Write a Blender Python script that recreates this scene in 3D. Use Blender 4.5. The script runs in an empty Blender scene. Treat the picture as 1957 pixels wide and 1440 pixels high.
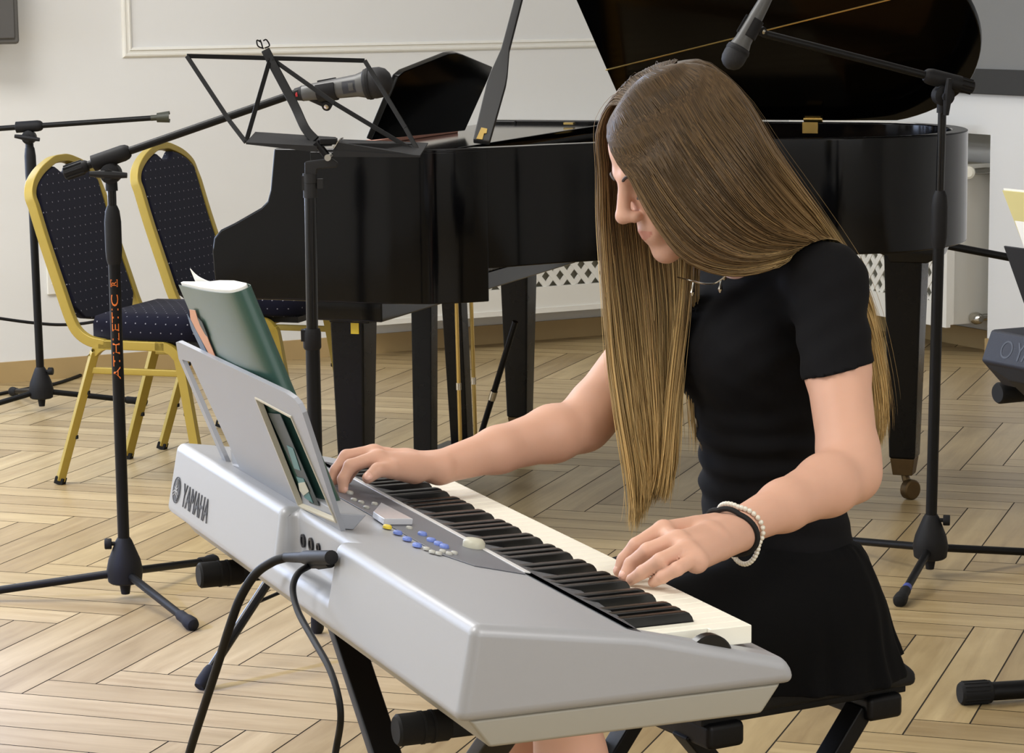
import bpy, bmesh, math, random
import numpy as np
from mathutils import Vector, Matrix, Euler
random.seed(7); RNG = np.random.default_rng(11)
COL = bpy.context.scene.collection
V = Vector
R = math.radians
# ---------------------------------------------------------------- camera
F_PX, PITCH, ROLL, CAM_H = 4923.0, R(8.43), R(0.633), 1.38
CAM = V((0, 0, CAM_H))

def ray(px, py):
    a, b = px - 978.5, py - 720.0
    c, s = math.cos(ROLL), math.sin(ROLL)
    u, w = a * c - b * s, a * s + b * c
    return V((u, F_PX * math.cos(PITCH) - w * math.sin(PITCH), -F_PX * math.sin(PITCH) - w * math.cos(PITCH)))

def at(px, py, Y):
    d = ray(px, py); return CAM + d * (Y / d.y)

def atz(px, py, z):
    d = ray(px, py); return CAM + d * ((z - CAM_H) / d.z)

def on_plane(px, py, p0, n):
    d = ray(px, py); return CAM + d * ((p0 - CAM).dot(n) / d.dot(n))

def setup_camera():
    cd = bpy.data.cameras.new('camera'); cam = bpy.data.objects.new('camera', cd); COL.objects.link(cam)
    cd.sensor_width = 36.0; cd.lens = F_PX / 1957.0 * 36.0; cd.clip_start = 0.05; cd.clip_end = 100
    m = Matrix.Rotation(math.pi / 2 - PITCH, 4, 'X') @ Matrix.Rotation(-ROLL, 4, 'Z')
    cam.matrix_world = Matrix.Translation(CAM) @ m
    cd.dof.use_dof = False
    bpy.context.scene.camera = cam
setup_camera()

# ---------------------------------------------------------------- materials
def lin(c):
    def f(x):
        x /= 255.0
        return x / 12.92 if x <= .04045 else ((x + .055) / 1.055) ** 2.4
    return (f(c[0]), f(c[1]), f(c[2]), 1.0)

class NT:
    def __init__(s, name):
        s.m = bpy.data.materials.new(name); s.m.use_nodes = True
        s.t = s.m.node_tree; s.b = s.t.nodes['Principled BSDF']
    def n(s, typ, **kw):
        nd = s.t.nodes.new(typ)
        for k, v in kw.items():
            if k.startswith('i_'):
                nd.inputs[k[2:].replace('_', ' ')].default_value = v
            else:
                setattr(nd, k, v)
        return nd
    def l(s, a, ao, b, bi):
        s.t.links.new(a.outputs[ao], b.inputs[bi])
    def math(s, op, a, b=None, c=None):
        nd = s.t.nodes.new('ShaderNodeMath'); nd.operation = op
        for i, x in enumerate((a, b, c)):
            if x is None: continue
            if isinstance(x, (int, float)): nd.inputs[i].default_value = x
            else: s.t.links.new(x, nd.inputs[i])
        return nd.outputs[0]

MATS = {}
def mat(name, col, rough=.5, metal=0., spec=.5, noise=0., nscale=40., bump=0., bscale=200., coat=0., sheen=0., sss=0., rvar=0.):
    k = NT(name); b = k.b
    b.inputs['Base Color'].default_value = lin(col)
    b.inputs['Roughness'].default_value = rough
    b.inputs['Metallic'].default_value = metal
    b.inputs['Specular IOR Level'].default_value = spec
    if coat: b.inputs['Coat Weight'].default_value = coat; b.inputs['Coat Roughness'].default_value = .05
    if sheen: b.inputs['Sheen Weight'].default_value = sheen; b.inputs['Sheen Roughness'].default_value = .4
    if sss:
        b.inputs['Subsurface Weight'].default_value = sss
        b.inputs['Subsurface Radius'].default_value = (.012, .005, .003)
        b.inputs['Subsurface Scale'].default_value = .6
    tc = k.n('ShaderNodeTexCoord')
    if noise:
        nz = k.n('ShaderNodeTexNoise', i_Scale=nscale, i_Detail=4.0)
        k.l(tc, 'Object', nz, 'Vector')
        mx = k.n('ShaderNodeMix', data_type='RGBA')
        c = lin(col)
        mx.inputs[6].default_value = tuple(max(0, x * (1 - noise)) for x in c[:3]) + (1,)
        mx.inputs[7].default_value = tuple(min(1, x * (1 + noise)) for x in c[:3]) + (1,)
        k.l(nz, 'Fac', mx, 0); k.t.links.new(mx.outputs[2], b.inputs['Base Color'])
    if rvar:
        nz = k.n('ShaderNodeTexNoise', i_Scale=14.0, i_Detail=5.0); k.l(tc, 'Object', nz, 'Vector')
        o = k.math('MULTIPLY_ADD', nz.outputs['Fac'], rvar, rough - rvar * .5)
        k.t.links.new(o, b.inputs['Roughness'])
    if bump:
        nz = k.n('ShaderNodeTexNoise', i_Scale=bscale, i_Detail=3.0); k.l(tc, 'Object', nz, 'Vector')
        bp = k.n('ShaderNodeBump', i_Strength=bump, i_Distance=.002); k.l(nz, 'Fac', bp, 'Height'); k.l(bp, 'Normal', b, 'Normal')
    MATS[name] = k.m
    return k.m

# ---------------------------------------------------------------- mesh building
def frame(d, up=V((0, 0, 1))):
    d = d.normalized()
    x = up.cross(d)
    if x.length < 1e-4: x = V((1, 0, 0)).cross(d)
    x.normalize(); y = d.cross(x)
    return x, y, d

def spline(pts, n=8, closed=False):
    P = [V(p) for p in pts]; out = []
    N = len(P); segs = N if closed else N - 1
    for i in range(segs):
        p1, p2 = P[i], P[(i + 1) % N]
        p0 = P[(i - 1) % N] if (closed or i > 0) else p1 * 2 - p2
        p3 = P[(i + 2) % N] if (closed or i + 2 < N) else p2 * 2 - p1
        for k in range(n):
            t = k / n
            out.append(.5 * ((2 * p1) + (p2 - p0) * t + (2 * p0 - 5 * p1 + 4 * p2 - p3) * t * t + (3 * p1 - p0 - 3 * p2 + p3) * t ** 3))
    if not closed: out.append(P[-1])
    return out

class MB:
    def __init__(s): s.v = []; s.f = []
    def add(s, vs, fs):
        o = len(s.v); s.v += [V(v) for v in vs]; s.f += [tuple(i + o for i in f) for f in fs]; return s
    def box(s, c, size, x=V((1, 0, 0)), y=V((0, 1, 0)), z=V((0, 0, 1))):
        c = V(c); hx, hy, hz = [q / 2 for q in size]
        vs = [c + x * (hx * i) + y * (hy * j) + z * (hz * k) for k in (-1, 1) for (i, j) in ((-1, -1), (1, -1), (1, 1), (-1, 1))]
        return s.add(vs, [(3, 2, 1, 0), (4, 5, 6, 7), (0, 1, 5, 4), (1, 2, 6, 5), (2, 3, 7, 6), (3, 0, 4, 7)])
    def prism(s, poly, off):
        """closed polygon (3-D points) extruded by the vector off"""
        n = len(poly); off = V(off)
        vs = [V(p) for p in poly] + [V(p) + off for p in poly]
        fs = [tuple(range(n - 1, -1, -1)), tuple(range(n, 2 * n))]
        fs += [(i, (i + 1) % n, (i + 1) % n + n, i + n) for i in range(n)]
        return s.add(vs, fs)
    def tube(s, pts, r, seg=12, cap=True, up=V((0, 0, 1)), flat=None):
        """sweep a round (or flat = (w, h) rectangular) section along pts"""
        pts = [V(p) for p in pts]; n = len(pts)
        rs = r if isinstance(r, (list, tuple)) else [r] * n
        T = []
        for i in range(n):
            t = (pts[min(i + 1, n - 1)] - pts[max(i - 1, 0)])
            T.append(t.normalized() if t.length > 1e-9 else V((0, 0, 1)))
        x, y, _ = frame(T[0], up)
        vs = []; fs = []
        for i in range(n):
            if i:
                x = (x - T[i] * x.dot(T[i])).normalized(); y = T[i].cross(x)
            if flat:
                w, h = flat
                ring = [pts[i] + x * (a * w / 2) + y * (b * h / 2) for a, b in ((-1, -1), (1, -1), (1, 1), (-1, 1))]
            else:
                ring = [pts[i] + (x * math.cos(2 * math.pi * k / seg) + y * math.sin(2 * math.pi * k / seg)) * rs[i] for k in range(seg)]
            vs += ring
        m = 4 if flat else seg
        for i in range(n - 1):
            fs += [(i * m + k, i * m + (k + 1) % m, (i + 1) * m + (k + 1) % m, (i + 1) * m + k) for k in range(m)]
        if cap:
            fs += [tuple(range(m - 1, -1, -1)), tuple((n - 1) * m + k for k in range(m))]
        return s.add(vs, fs)
    def lathe(s, prof, origin, axis, seg=24, cap=True):
        """prof = [(distance along axis, radius)]"""
        x, y, d = frame(V(axis)); o = V(origin); vs = []; fs = []
        for h, r in prof:
            vs += [o + d * h + (x * math.cos(2 * math.pi * k / seg) + y * math.sin(2 * math.pi * k / seg)) * max(r, 1e-5) for k in range(seg)]
        n = len(prof)
        for i in range(n - 1):
            fs += [(i * seg + k, i * seg + (k + 1) % seg, (i + 1) * seg + (k + 1) % seg, (i + 1) * seg + k) for k in range(seg)]
        if cap: fs += [tuple(range(seg - 1, -1, -1)), tuple((n - 1) * seg + k for k in range(seg))]
        return s.add(vs, fs)
    def ball(s, c, r, seg=14, rings=8, sc=(1, 1, 1)):
        c = V(c); prof = []
        vs = []; fs = []
        for i in range(rings + 1):
            a = math.pi * i / rings
            for k in range(seg):
                b = 2 * math.pi * k / seg
                vs.append(c + V((math.sin(a) * math.cos(b) * sc[0], math.sin(a) * math.sin(b) * sc[1], math.cos(a) * sc[2])) * r)
        for i in range(rings):
            fs += [(i * seg + k, (i + 1) * seg + k, (i + 1) * seg + (k + 1) % seg, i * seg + (k + 1) % seg) for k in range(seg)]
        return s.add(vs, fs)
    def build(s, name, m, parent=None, smooth=True, bevel=0., bseg=2, angle=40, sub=0):
        w = Matrix.Identity(4)
        if parent is not None:
            w = world(parent).inverted()
        me = bpy.data.meshes.new(name)
        me.from_pydata([tuple(w @ v) for v in s.v], [], s.f)
        bm = bmesh.new(); bm.from_mesh(me)
        bmesh.ops.remove_doubles(bm, verts=bm.verts, dist=1e-6)
        bmesh.ops.recalc_face_normals(bm, faces=bm.faces)
        if bevel:
            es = [e for e in bm.edges if e.is_manifold and e.calc_face_angle(0) > R(35)]
            bmesh.ops.bevel(bm, geom=es, offset=bevel, segments=bseg, profile=.5, affect='EDGES', clamp_overlap=True)
        bm.to_mesh(me); bm.free()
        o = link(name, me, m, parent, smooth, 180 if bevel else angle)
        if bevel and smooth:
            wn = o.modifiers.new('face normals', 'WEIGHTED_NORMAL'); wn.keep_sharp = False; wn.weight = 50
        return o

def world(o):
    m = Matrix.Translation(o.location) @ o.rotation_euler.to_matrix().to_4x4()
    return world(o.parent) @ m if o.parent else m

def link(name, me, m, parent=None, smooth=True, angle=40):
    me.name = name
    if m is not None and not me.materials: me.materials.append(m)
    if smooth:
        me.polygons.foreach_set('use_smooth', [True] * len(me.polygons))
        if angle < 180: me.set_sharp_from_angle(angle=R(angle))
    o = bpy.data.objects.new(name, me); COL.objects.link(o)
    if parent is not None: o.parent = parent
    return o

def thing(name, label, cat, loc=(0, 0, 0), rz=0., group=None):
    o = bpy.data.objects.new(name, None); COL.objects.link(o); o.empty_display_size = .05
    o.location = loc; o.rotation_euler = (0, 0, rz)
    return tag(o, label, cat, group)

def tag(o, label, cat, group=None):
    o['label'] = label; o['category'] = cat
    if group: o['group'] = group
    return o

def struct(o, label=None, cat=None):
    o['kind'] = 'structure'
    if label: o['label'] = label
    if cat: o['category'] = cat
    return o

def copy_tree(o, parent=None):
    c = o.copy(); COL.objects.link(c)
    if parent is not None: c.parent = parent
    for ch in [x for x in bpy.data.objects if x.parent == o]: copy_tree(ch, c)
    return c

def text_mesh(body, height, width=None, bold=0.):
    """text as a flat mesh in the xy plane, lower left corner at 0,0"""
    cu = bpy.data.curves.new('lettering', 'FONT'); cu.body = body; cu.size = 1.0; cu.offset = bold; cu.resolution_u = 3
    o = bpy.data.objects.new('lettering', cu); COL.objects.link(o)
    dg = bpy.context.evaluated_depsgraph_get(); dg.update()
    me = bpy.data.meshes.new_from_object(o.evaluated_get(dg))
    bpy.data.objects.remove(o); bpy.data.curves.remove(cu)
    vs = np.array([v.co[:] for v in me.vertices]); fs = [tuple(p.vertices) for p in me.polygons]
    bpy.data.meshes.remove(me)
    lo, hi = vs.min(0), vs.max(0)
    vs = (vs - lo) / np.array([hi[0] - lo[0], hi[1] - lo[1], 1])
    asp = (hi[0] - lo[0]) / (hi[1] - lo[1])
    vs[:, 1] *= height; vs[:, 0] *= width if width else asp * height
    return vs, fs

def decal(name, vs2, fs, o, x, y, m, parent, lift=.0006):
    """flat shapes laid on a face: o origin, x / y in-plane unit vectors, with a hair of thickness"""
    nrm = x.cross(y).normalized(); b = MB()
    top = [o + x * p[0] + y * p[1] + nrm * lift for p in vs2]
    b.add(top, fs)
    me = bpy.data.meshes.new(name); w = world(parent).inverted() if parent else Matrix.Identity(4)
    me.from_pydata([tuple(w @ v) for v in b.v], [], b.f)
    ob = link(name, me, m, parent, smooth=False)
    so = ob.modifiers.new('thickness', 'SOLIDIFY'); so.thickness = lift * .9; so.offset = -1
    return ob

def box_uv(me):
    uv = me.uv_layers.new(name='UVMap')
    for p in me.polygons:
        n = p.normal; a = max(range(3), key=lambda i: abs(n[i]))
        for li in p.loop_indices:
            c = me.vertices[me.loops[li].vertex_index].co
            uv.data[li].uv = (c.y, c.z) if a == 0 else ((c.x, c.z) if a == 1 else (c.x, c.y))

def boolean_cut(o, cutters, op='DIFFERENCE'):
    for c in cutters:
        md = o.modifiers.new('cut', 'BOOLEAN'); md.operation = op; md.object = c; md.solver = 'EXACT'
    dg = bpy.context.evaluated_depsgraph_get(); dg.update()
    me = bpy.data.meshes.new_from_object(o.evaluated_get(dg))
    o.modifiers.clear(); old = o.data; o.data = me; nm = old.name; bpy.data.meshes.remove(old); me.name = nm
    for c in cutters:
        d = c.data; bpy.data.objects.remove(c); bpy.data.meshes.remove(d)
    return o

def bevel_mod(o, w, seg=3, angle=30):
    md = o.modifiers.new('rounded edges', 'BEVEL'); md.width = w; md.segments = seg; md.limit_method = 'ANGLE'; md.angle_limit = R(angle)
    md.harden_normals = False
    return o

# ---------------------------------------------------------------- the materials of the place
M_WALL = mat('wall_paint', (226, 226, 224), .75, noise=.015, nscale=3, bump=.05, bscale=120)
M_TRIM = mat('white_gloss_paint', (232, 230, 222), .4)
M_CEIL = mat('ceiling_paint', (235, 234, 230), .8)
M_BASE = mat('baseboard_wood_tile', (176, 150, 104), .5, noise=.12, nscale=6)
M_GROUT = mat('dark_grout', (44, 37, 28), .9)
M_RAD = mat('radiator_enamel', (228, 226, 218), .35)
M_CHROME = mat('chrome', (200, 196, 186), .2, 1.)
M_DARKTRIM = mat('charcoal_board', (46, 46, 45), .6, noise=.1)
M_LACQ = mat('piano_black_lacquer', (4, 4, 5), .09, spec=.24)
M_LIDIN = mat('lid_black_lacquer', (4, 4, 4), .12, spec=.16)
M_PROP = mat('satin_black_lacquer', (40, 40, 40), .45, rvar=.1)
M_LACQ2 = mat('worn_black_lacquer', (6, 6, 6), .28, spec=.2, rvar=.1)
M_BRASS = mat('brass', (204, 174, 104), .3, 1., noise=.08)
M_OLDBRASS = mat('tarnished_brass', (92, 74, 48), .5, .8, noise=.15, nscale=60)
M_GOLDPLATE = mat('bronze_cast_plate', (190, 140, 50), .35, .9)
M_SPRUCE = mat('spruce_soundboard', (205, 150, 78), .4, noise=.1)
M_FELT = mat('pink_felt', (196, 140, 120), .9)
M_BLACKMETAL = mat('black_powder_coat', (11, 11, 12), .45, .0, spec=.22, noise=.1, bump=.05, bscale=300)
M_BLACKGLOSS = mat('black_gloss_tube', (10, 10, 11), .22, spec=.35)
M_PLASTIC = mat('matt_black_plastic', (21, 21, 23), .6, spec=.25, bump=.08, bscale=500)
M_RUBBER = mat('black_rubber', (18, 18, 19), .75, spec=.3)
M_DESKMETAL = mat('charcoal_sheet_metal', (36, 36, 37), .55, spec=.25)
M_MICGREY = mat('microphone_grey', (80, 80, 79), .45, .25)
M_GRILLE = mat('dark_mesh_grille', (16, 16, 20), .65, .1, bump=.4, bscale=900)
M_GOLD = mat('gold_painted_tube', (160, 138, 56), .42, .2, noise=.05)
M_SILVER = mat('silver_plastic', (168, 170, 175), .42, .2, noise=.015, nscale=400)
M_SILVERDK = mat('grey_panel_plastic', (104, 106, 114), .45, .1, noise=.02, nscale=300)
M_SILVERLOW = mat('warm_grey_plastic', (158, 154, 142), .5)
M_RESTMETAL = mat('music_rest_grey', (152, 155, 162), .45, .15)
M_RESTEDGE = mat('music_rest_edge', (196, 190, 172), .5)
M_WHITEKEY = mat('ivory_white_key', (250, 247, 232), .3)
M_BLACKKEY = mat('black_key', (11, 11, 10), .3, spec=.4)
M_BLUEBTN = mat('blue_button', (110, 132, 205), .45)
M_YELBTN = mat('yellow_button', (232, 208, 70), .45)
M_GREYBTN = mat('pale_grey_button', (178, 178, 172), .45)
M_SCREEN = mat('display_window', (205, 208, 215), .12)
M_INK = mat('dark_print', (42, 44, 52), .5)
M_WHITEINK = mat('white_print', (225, 225, 222), .5)
M_ORANGE = mat('orange_print', (222, 116, 40), .55)
M_JACK = mat('socket_black', (18, 18, 26), .4)
M_PAPER = mat('paper', (244, 243, 238), .8)
M_CREAM = mat('cream_paper', (212, 202, 140), .8)
M_GREENCOVER = mat('green_book_cover', (52, 84, 76), .35)
M_SKINART = mat('cover_art_tan', (208, 150, 118), .5)
M_DARKART = mat('cover_art_dark', (22, 40, 40), .5)
M_TEALART = mat('cover_art_teal', (70, 120, 122), .5)
M_CABLE = mat('black_cable', (11, 11, 13), .55, spec=.3)
M_NAVYPL = mat('blue_black_plastic', (25, 28, 40), .55, spec=.3, noise=.06, bump=.1, bscale=400)
M_VINYL = mat('black_vinyl', (17, 18, 20), .6, spec=.3, bump=.1, bscale=350)
M_BLUETAPE = mat('blue_tape', (62, 76, 150), .5)
M_RED = mat('red_mark', (176, 40, 46), .5)

def fabric_dots():
    k = NT('navy_fabric_with_pale_dots'); uv = k.n('ShaderNodeUVMap'); uv.uv_map = 'UVMap'
    sx = k.n('ShaderNodeSeparateXYZ'); k.l(uv, 'UV', sx, 0)
    P = .032
    gx = k.math('DIVIDE', sx.outputs[0], P); gy = k.math('DIVIDE', sx.outputs[1], P * .8)
    row = k.math('FLOOR', gy); par = k.math('MODULO', k.math('ABSOLUTE', row), 2.0)
    gx = k.math('MULTIPLY_ADD', par, .5, gx)
    fx = k.math('SUBTRACT', k.math('FRACT', gx), .5); fy = k.math('SUBTRACT', k.math('FRACT', gy), .5)
    d = k.math('SQRT', k.math('ADD', k.math('MULTIPLY', fx, fx), k.math('MULTIPLY', k.math('MULTIPLY', fy, fy), .64)))
    dot = k.math('LESS_THAN', d, .062)
    mx = k.n('ShaderNodeMix', data_type='RGBA'); mx.inputs[6].default_value = lin((8, 9, 28)); mx.inputs[7].default_value = lin((128, 127, 136))
    k.t.links.new(dot, mx.inputs[0]); k.t.links.new(mx.outputs[2], k.b.inputs['Base Color'])
    k.b.inputs['Roughness'].default_value = .9; k.b.inputs['Sheen Weight'].default_value = .05; k.b.inputs['Specular IOR Level'].default_value = .2
    return k.m
M_FABRIC = fabric_dots()

def floor_wood():
    k = NT('oak_look_herringbone_planks')
    geo = k.n('ShaderNodeNewGeometry'); uv = k.n('ShaderNodeUVMap'); uv.uv_map = 'UVMap'
    rnd = geo.outputs['Random Per Island']
    off = k.n('ShaderNodeCombineXYZ'); k.t.links.new(k.math('MULTIPLY', rnd, 37.0), off.inputs[0]); k.t.links.new(k.math('MULTIPLY', rnd, 91.0), off.inputs[1])
    ad = k.n('ShaderNodeVectorMath', operation='ADD'); k.l(uv, 'UV', ad, 0); k.l(off, 0, ad, 1)
    mp = k.n('ShaderNodeMapping'); mp.inputs['Scale'].default_value = (2.2, 26, 1); k.l(ad, 0, mp, 'Vector')
    n1 = k.n('ShaderNodeTexNoise', i_Scale=1.0, i_Detail=6.0, i_Roughness=.6, i_Distortion=.6); k.l(mp, 0, n1, 'Vector')
    mp2 = k.n('ShaderNodeMapping'); mp2.inputs['Scale'].default_value = (3.0, 9, 1); k.l(ad, 0, mp2, 'Vector')
    n2 = k.n('ShaderNodeTexNoise', i_Scale=1.0, i_Detail=3.0, i_Distortion=1.2); k.l(mp2, 0, n2, 'Vector')
    r1 = k.n('ShaderNodeValToRGB'); k.l(n1, 'Fac', r1, 'Fac')
    e = r1.color_ramp.elements; e[0].position = .25; e[0].color = lin((164, 143, 108)); e[1].position = .75; e[1].color = lin((198, 180, 143))
    r2 = k.n('ShaderNodeValToRGB'); k.t.links.new(rnd, r2.inputs['Fac'])
    e = r2.color_ramp.elements; e[0].position = 0; e[0].color = lin((216, 207, 190)); e[1].position = 1; e[1].color = lin((255, 250, 236))
    m1 = k.n('ShaderNodeMix', data_type='RGBA', blend_type='MULTIPLY'); m1.inputs[0].default_value = 1
    k.l(r1, 'Color', m1, 6); k.l(r2, 'Color', m1, 7)
    r3 = k.n('ShaderNodeValToRGB'); k.l(n2, 'Fac', r3, 'Fac')
    e = r3.color_ramp.elements; e[0].position = .35; e[0].color = (.72, .70, .66, 1); e[1].position = .6; e[1].color = (1, 1, 1, 1)
    m2 = k.n('ShaderNodeMix', data_type='RGBA', blend_type='MULTIPLY'); m2.inputs[0].default_value = .4
    k.t.links.new(m1.outputs[2], m2.inputs[6]); k.l(r3, 'Color', m2, 7)
    k.t.links.new(m2.outputs[2], k.b.inputs['Base Color'])
    k.b.inputs['Roughness'].default_value = .34; k.b.inputs['Specular IOR Level'].default_value = .45
    bp = k.n('ShaderNodeBump', i_Strength=.12, i_Distance=.001); k.l(n1, 'Fac', bp, 'Height'); k.l(bp, 'Normal', k.b, 'Normal')
    return k.m
M_FLOOR = floor_wood()
# ================================================================ THE ROOM
AD = V((math.cos(R(27.34)), math.sin(R(27.34)), 0))           # along the back wall, to the right
BD = V((math.sin(R(27.34)), -math.cos(R(27.34)), 0))          # along the side wall, towards the camera
Z = V((0, 0, 1))
p_wall = atz(0, 693, .075); p_side = atz(1823, 672, 0)
p_wall.z = p_side.z = 0
# corner of the two walls
_m = Matrix(((AD.x, -BD.x), (AD.y, -BD.y)))
_t = _m.inverted() @ V((p_side.x - p_wall.x, p_side.y - p_wall.y))
CORNER = p_wall + AD * _t[0]
def RW(a, b, z=0.): return CORNER + AD * a + BD * b + Z * z     # a<=0 to the left, b>=0 towards the camera
ROOM_A, ROOM_B, ROOM_H = -9.5, 13.0, 3.3
def slab(name, a0, a1, b0, b1, z0, z1, m):
    return MB().box(RW((a0 + a1) / 2, (b0 + b1) / 2, (z0 + z1) / 2), (abs(a1 - a0), abs(b1 - b0), z1 - z0), AD, BD, Z).build(name, m, smooth=False)

def make_floor():
    a = R(-18.9); e2 = V((math.cos(a), math.sin(a), 0)); e1 = V((-math.sin(a), math.cos(a), 0))
    W, n, g = .1088, 7, .0034
    x0, y0 = -2.57, 4.44
    vs = []; fs = []; uvs = []
    def inside(p):
        d = p - CORNER; A, B = d.dot(AD), d.dot(BD)
        return ROOM_A - .4 < A < .45 and -.45 < B < ROOM_B + .4
    for i in range(-110, 110):
        for j in range(-120, 120):
            d = (i - j) % (2 * n)
            if d == 0: w, h, hor = n, 1, True
            elif d == 2 * n - 1: w, h, hor = 1, n, False
            else: continue
            q = [(x0 + i * W + g / 2, y0 + j * W + g / 2), (x0 + (i + w) * W - g / 2, y0 + j * W + g / 2),
                 (x0 + (i + w) * W - g / 2, y0 + (j + h) * W - g / 2), (x0 + i * W + g / 2, y0 + (j + h) * W - g / 2)]
            P = [e2 * s + e1 * t for s, t in q]
            if not inside((P[0] + P[2]) / 2): continue
            o = len(vs); vs += P; fs.append((o, o + 1, o + 2, o + 3))
            uvs += [(0, 0), (w * W, 0), (w * W, h * W), (0, h * W)] if hor else [(0, 0), (0, W), (h * W, W), (h * W, 0)]
    me = bpy.data.meshes.new('floor'); 
    k = len(vs)
    vs2 = vs + [RW(ROOM_A - .5, -.5, -.0012), RW(.5, -.5, -.0012), RW(.5, ROOM_B + .5, -.0012), RW(ROOM_A - .5, ROOM_B + .5, -.0012)]
    vs2 += [v - Z * .1 for v in vs2[k:k + 4]]
    fs2 = fs + [(k + 3, k + 2, k + 1, k), (k + 4, k + 5, k + 6, k + 7)] + [(k + i, k + (i + 1) % 4, k + 4 + (i + 1) % 4, k + 4 + i) for i in range(4)]
    me.from_pydata([tuple(v) for v in vs2], [], fs2)
    uv = me.uv_layers.new(name='UVMap')
    for idx, p in enumerate(me.polygons):
        for c, li in enumerate(p.loop_indices):
            uv.data[li].uv = uvs[idx * 4 + c] if idx < len(fs) else (0, 0)
    me.materials.append(M_FLOOR); me.materials.append(M_GROUT)
    mi = [0] * len(fs) + [1] * 6
    me.polygons.foreach_set('material_index', mi)
    bm = bmesh.new(); bm.from_mesh(me)
    for f in bm.faces:
        if f.material_index == 0 and f.normal.z < 0: f.normal_flip()
    bm.to_mesh(me); bm.free()
    o = bpy.data.objects.new('floor', me); COL.objects.link(o)
    return struct(o, 'herringbone floor of wood look planks', 'floor')
make_floor()

# back wall, with a window opening added further left, beyond the frame
WIN_A0, WIN_A1, WIN_Z0, WIN_Z1 = -6.1, -3.80, .6, 2.5
w = MB()
def wslab(mb, a0, a1, b0, b1, z0, z1): mb.box(RW((a0 + a1) / 2, (b0 + b1) / 2, (z0 + z1) / 2), (abs(a1 - a0), abs(b1 - b0), z1 - z0), AD, BD, Z)
wslab(w, ROOM_A, WIN_A0, -.2, 0, 0, ROOM_H); wslab(w, WIN_A1, .2, -.2, 0, 0, ROOM_H)
wslab(w, WIN_A0, WIN_A1, -.2, 0, 0, WIN_Z0); wslab(w, WIN_A0, WIN_A1, -.2, 0, WIN_Z1, ROOM_H)
struct(w.build('wall_back', M_WALL, smooth=False), 'white painted back wall', 'wall')
# side wall with the radiator recess
d_j = on_plane(1893, 258, p_side, AD) - CORNER
B_J, Z_J = d_j.dot(BD), d_j.z
w = MB()
REC = .14
wslab(w, 0, .3, B_J, ROOM_B, 0, ROOM_H); wslab(w, 0, .3, 0, B_J, Z_J, ROOM_H)
wslab(w, REC, .3, 0, B_J, 0, Z_J)
struct(w.build('wall_right', M_WALL, smooth=False), 'white painted side wall with radiator recess', 'wall')
struct(slab('wall_left', ROOM_A - .2, ROOM_A, -.2, ROOM_B + .2, 0, ROOM_H, M_WALL), 'white painted left wall', 'wall')
struct(slab('wall_front', ROOM_A - .2, .3, ROOM_B, ROOM_B + .2, 0, ROOM_H, M_WALL), 'white painted wall facing the stage', 'wall')
struct(slab('ceiling', ROOM_A - .2, .3, -.2, ROOM_B + .2, ROOM_H, ROOM_H + .1, M_CEIL), 'white ceiling', 'ceiling')
# baseboards
bb = MB(); wslab(bb, ROOM_A, -.012, 0, .012, 0, .075)
struct(bb.build('baseboard_back', M_BASE, smooth=False), 'wood look baseboard along the back wall', 'baseboard')
bb = MB(); wslab(bb, -.012, 0, B_J, ROOM_B, 0, .075); wslab(bb, REC - .012, REC, 0, B_J, 0, .075)
struct(bb.build('baseboard_right', M_BASE, smooth=False), 'wood look baseboard along the side wall', 'baseboard')
# panel moulding on the back wall
mo = on_plane(234, 110.5, CORNER, BD) - CORNER; ma0, mz0 = mo.dot(AD), mo.z
def moulding(name, a0, a1, z0, z1, label):
    w_ = .062; prof = [(0, 0), (.0, .006), (.010, .016), (.02, .017), (.026, .010), (.040, .010), (.046, .018), (.056, .014), (.062, .004), (.062, 0)]
    mb = MB(); loops = []
    prof = [(d * .60, h * .75) for d, h in prof]
    cor = [(a0, z0, 1, 1), (a1, z0, -1, 1), (a1, z1, -1, -1), (a0, z1, 1, -1)]
    vs = []
    for (a, z, sa, sz) in cor:
        vs += [RW(a + sa * d, h, z + sz * d) for d, h in prof]
    n = len(prof); fs = []
    for i in range(4):
        j = (i + 1) % 4
        fs += [(i * n + k, i * n + (k + 1) % n, j * n + (k + 1) % n, j * n + k) for k in range(n)]
    mb.add(vs, fs)
    return struct(mb.build(name, M_TRIM, smooth=False), label, 'moulding')
moulding('trim_1', ma0, -.45, mz0, 2.75, 'white rectangular panel moulding on the back wall')
# dark board on the side wall
q0 = on_plane(1850, 130.5, p_side, AD) - CORNER; q1 = on_plane(1850, 178, p_side, AD) - CORNER
b = MB(); wslab(b, -.03, 0, .9, 6.5, q1.z, q0.z)
struct(b.build('trim_2', M_DARKTRIM, smooth=False, bevel=.003), 'dark grey board fixed along the side wall', 'trim')
b = MB(); wslab(b, -.012, -.001, .9, 6.5, q0.z, 2.75)  # flat grey sheet laid on the wall above the dark board
bl_ = b.build('wall_panel', mat('matt_grey_panel', (128, 128, 126), .85), smooth=False)
struct(bl_, 'plain grey panel on the side wall above the dark board', 'window')
# unseen window added left of the frame, around the cool fill lamp
wn = MB()
for (a0, a1, z0, z1) in ((WIN_A0, WIN_A1, WIN_Z0, WIN_Z0 + .07), (WIN_A0, WIN_A1, WIN_Z1 - .07, WIN_Z1), (WIN_A0, WIN_A0 + .07, WIN_Z0, WIN_Z1),
                         (WIN_A1 - .07, WIN_A1, WIN_Z0, WIN_Z1), ((WIN_A0 + WIN_A1) / 2 - .04, (WIN_A0 + WIN_A1) / 2 + .04, WIN_Z0, WIN_Z1)):
    wslab(wn, a0, a1, -.12, -.06, z0, z1)
struct(wn.build('added_window', M_TRIM, smooth=False), 'added white framed window in the back wall, out of view', 'window')

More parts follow.
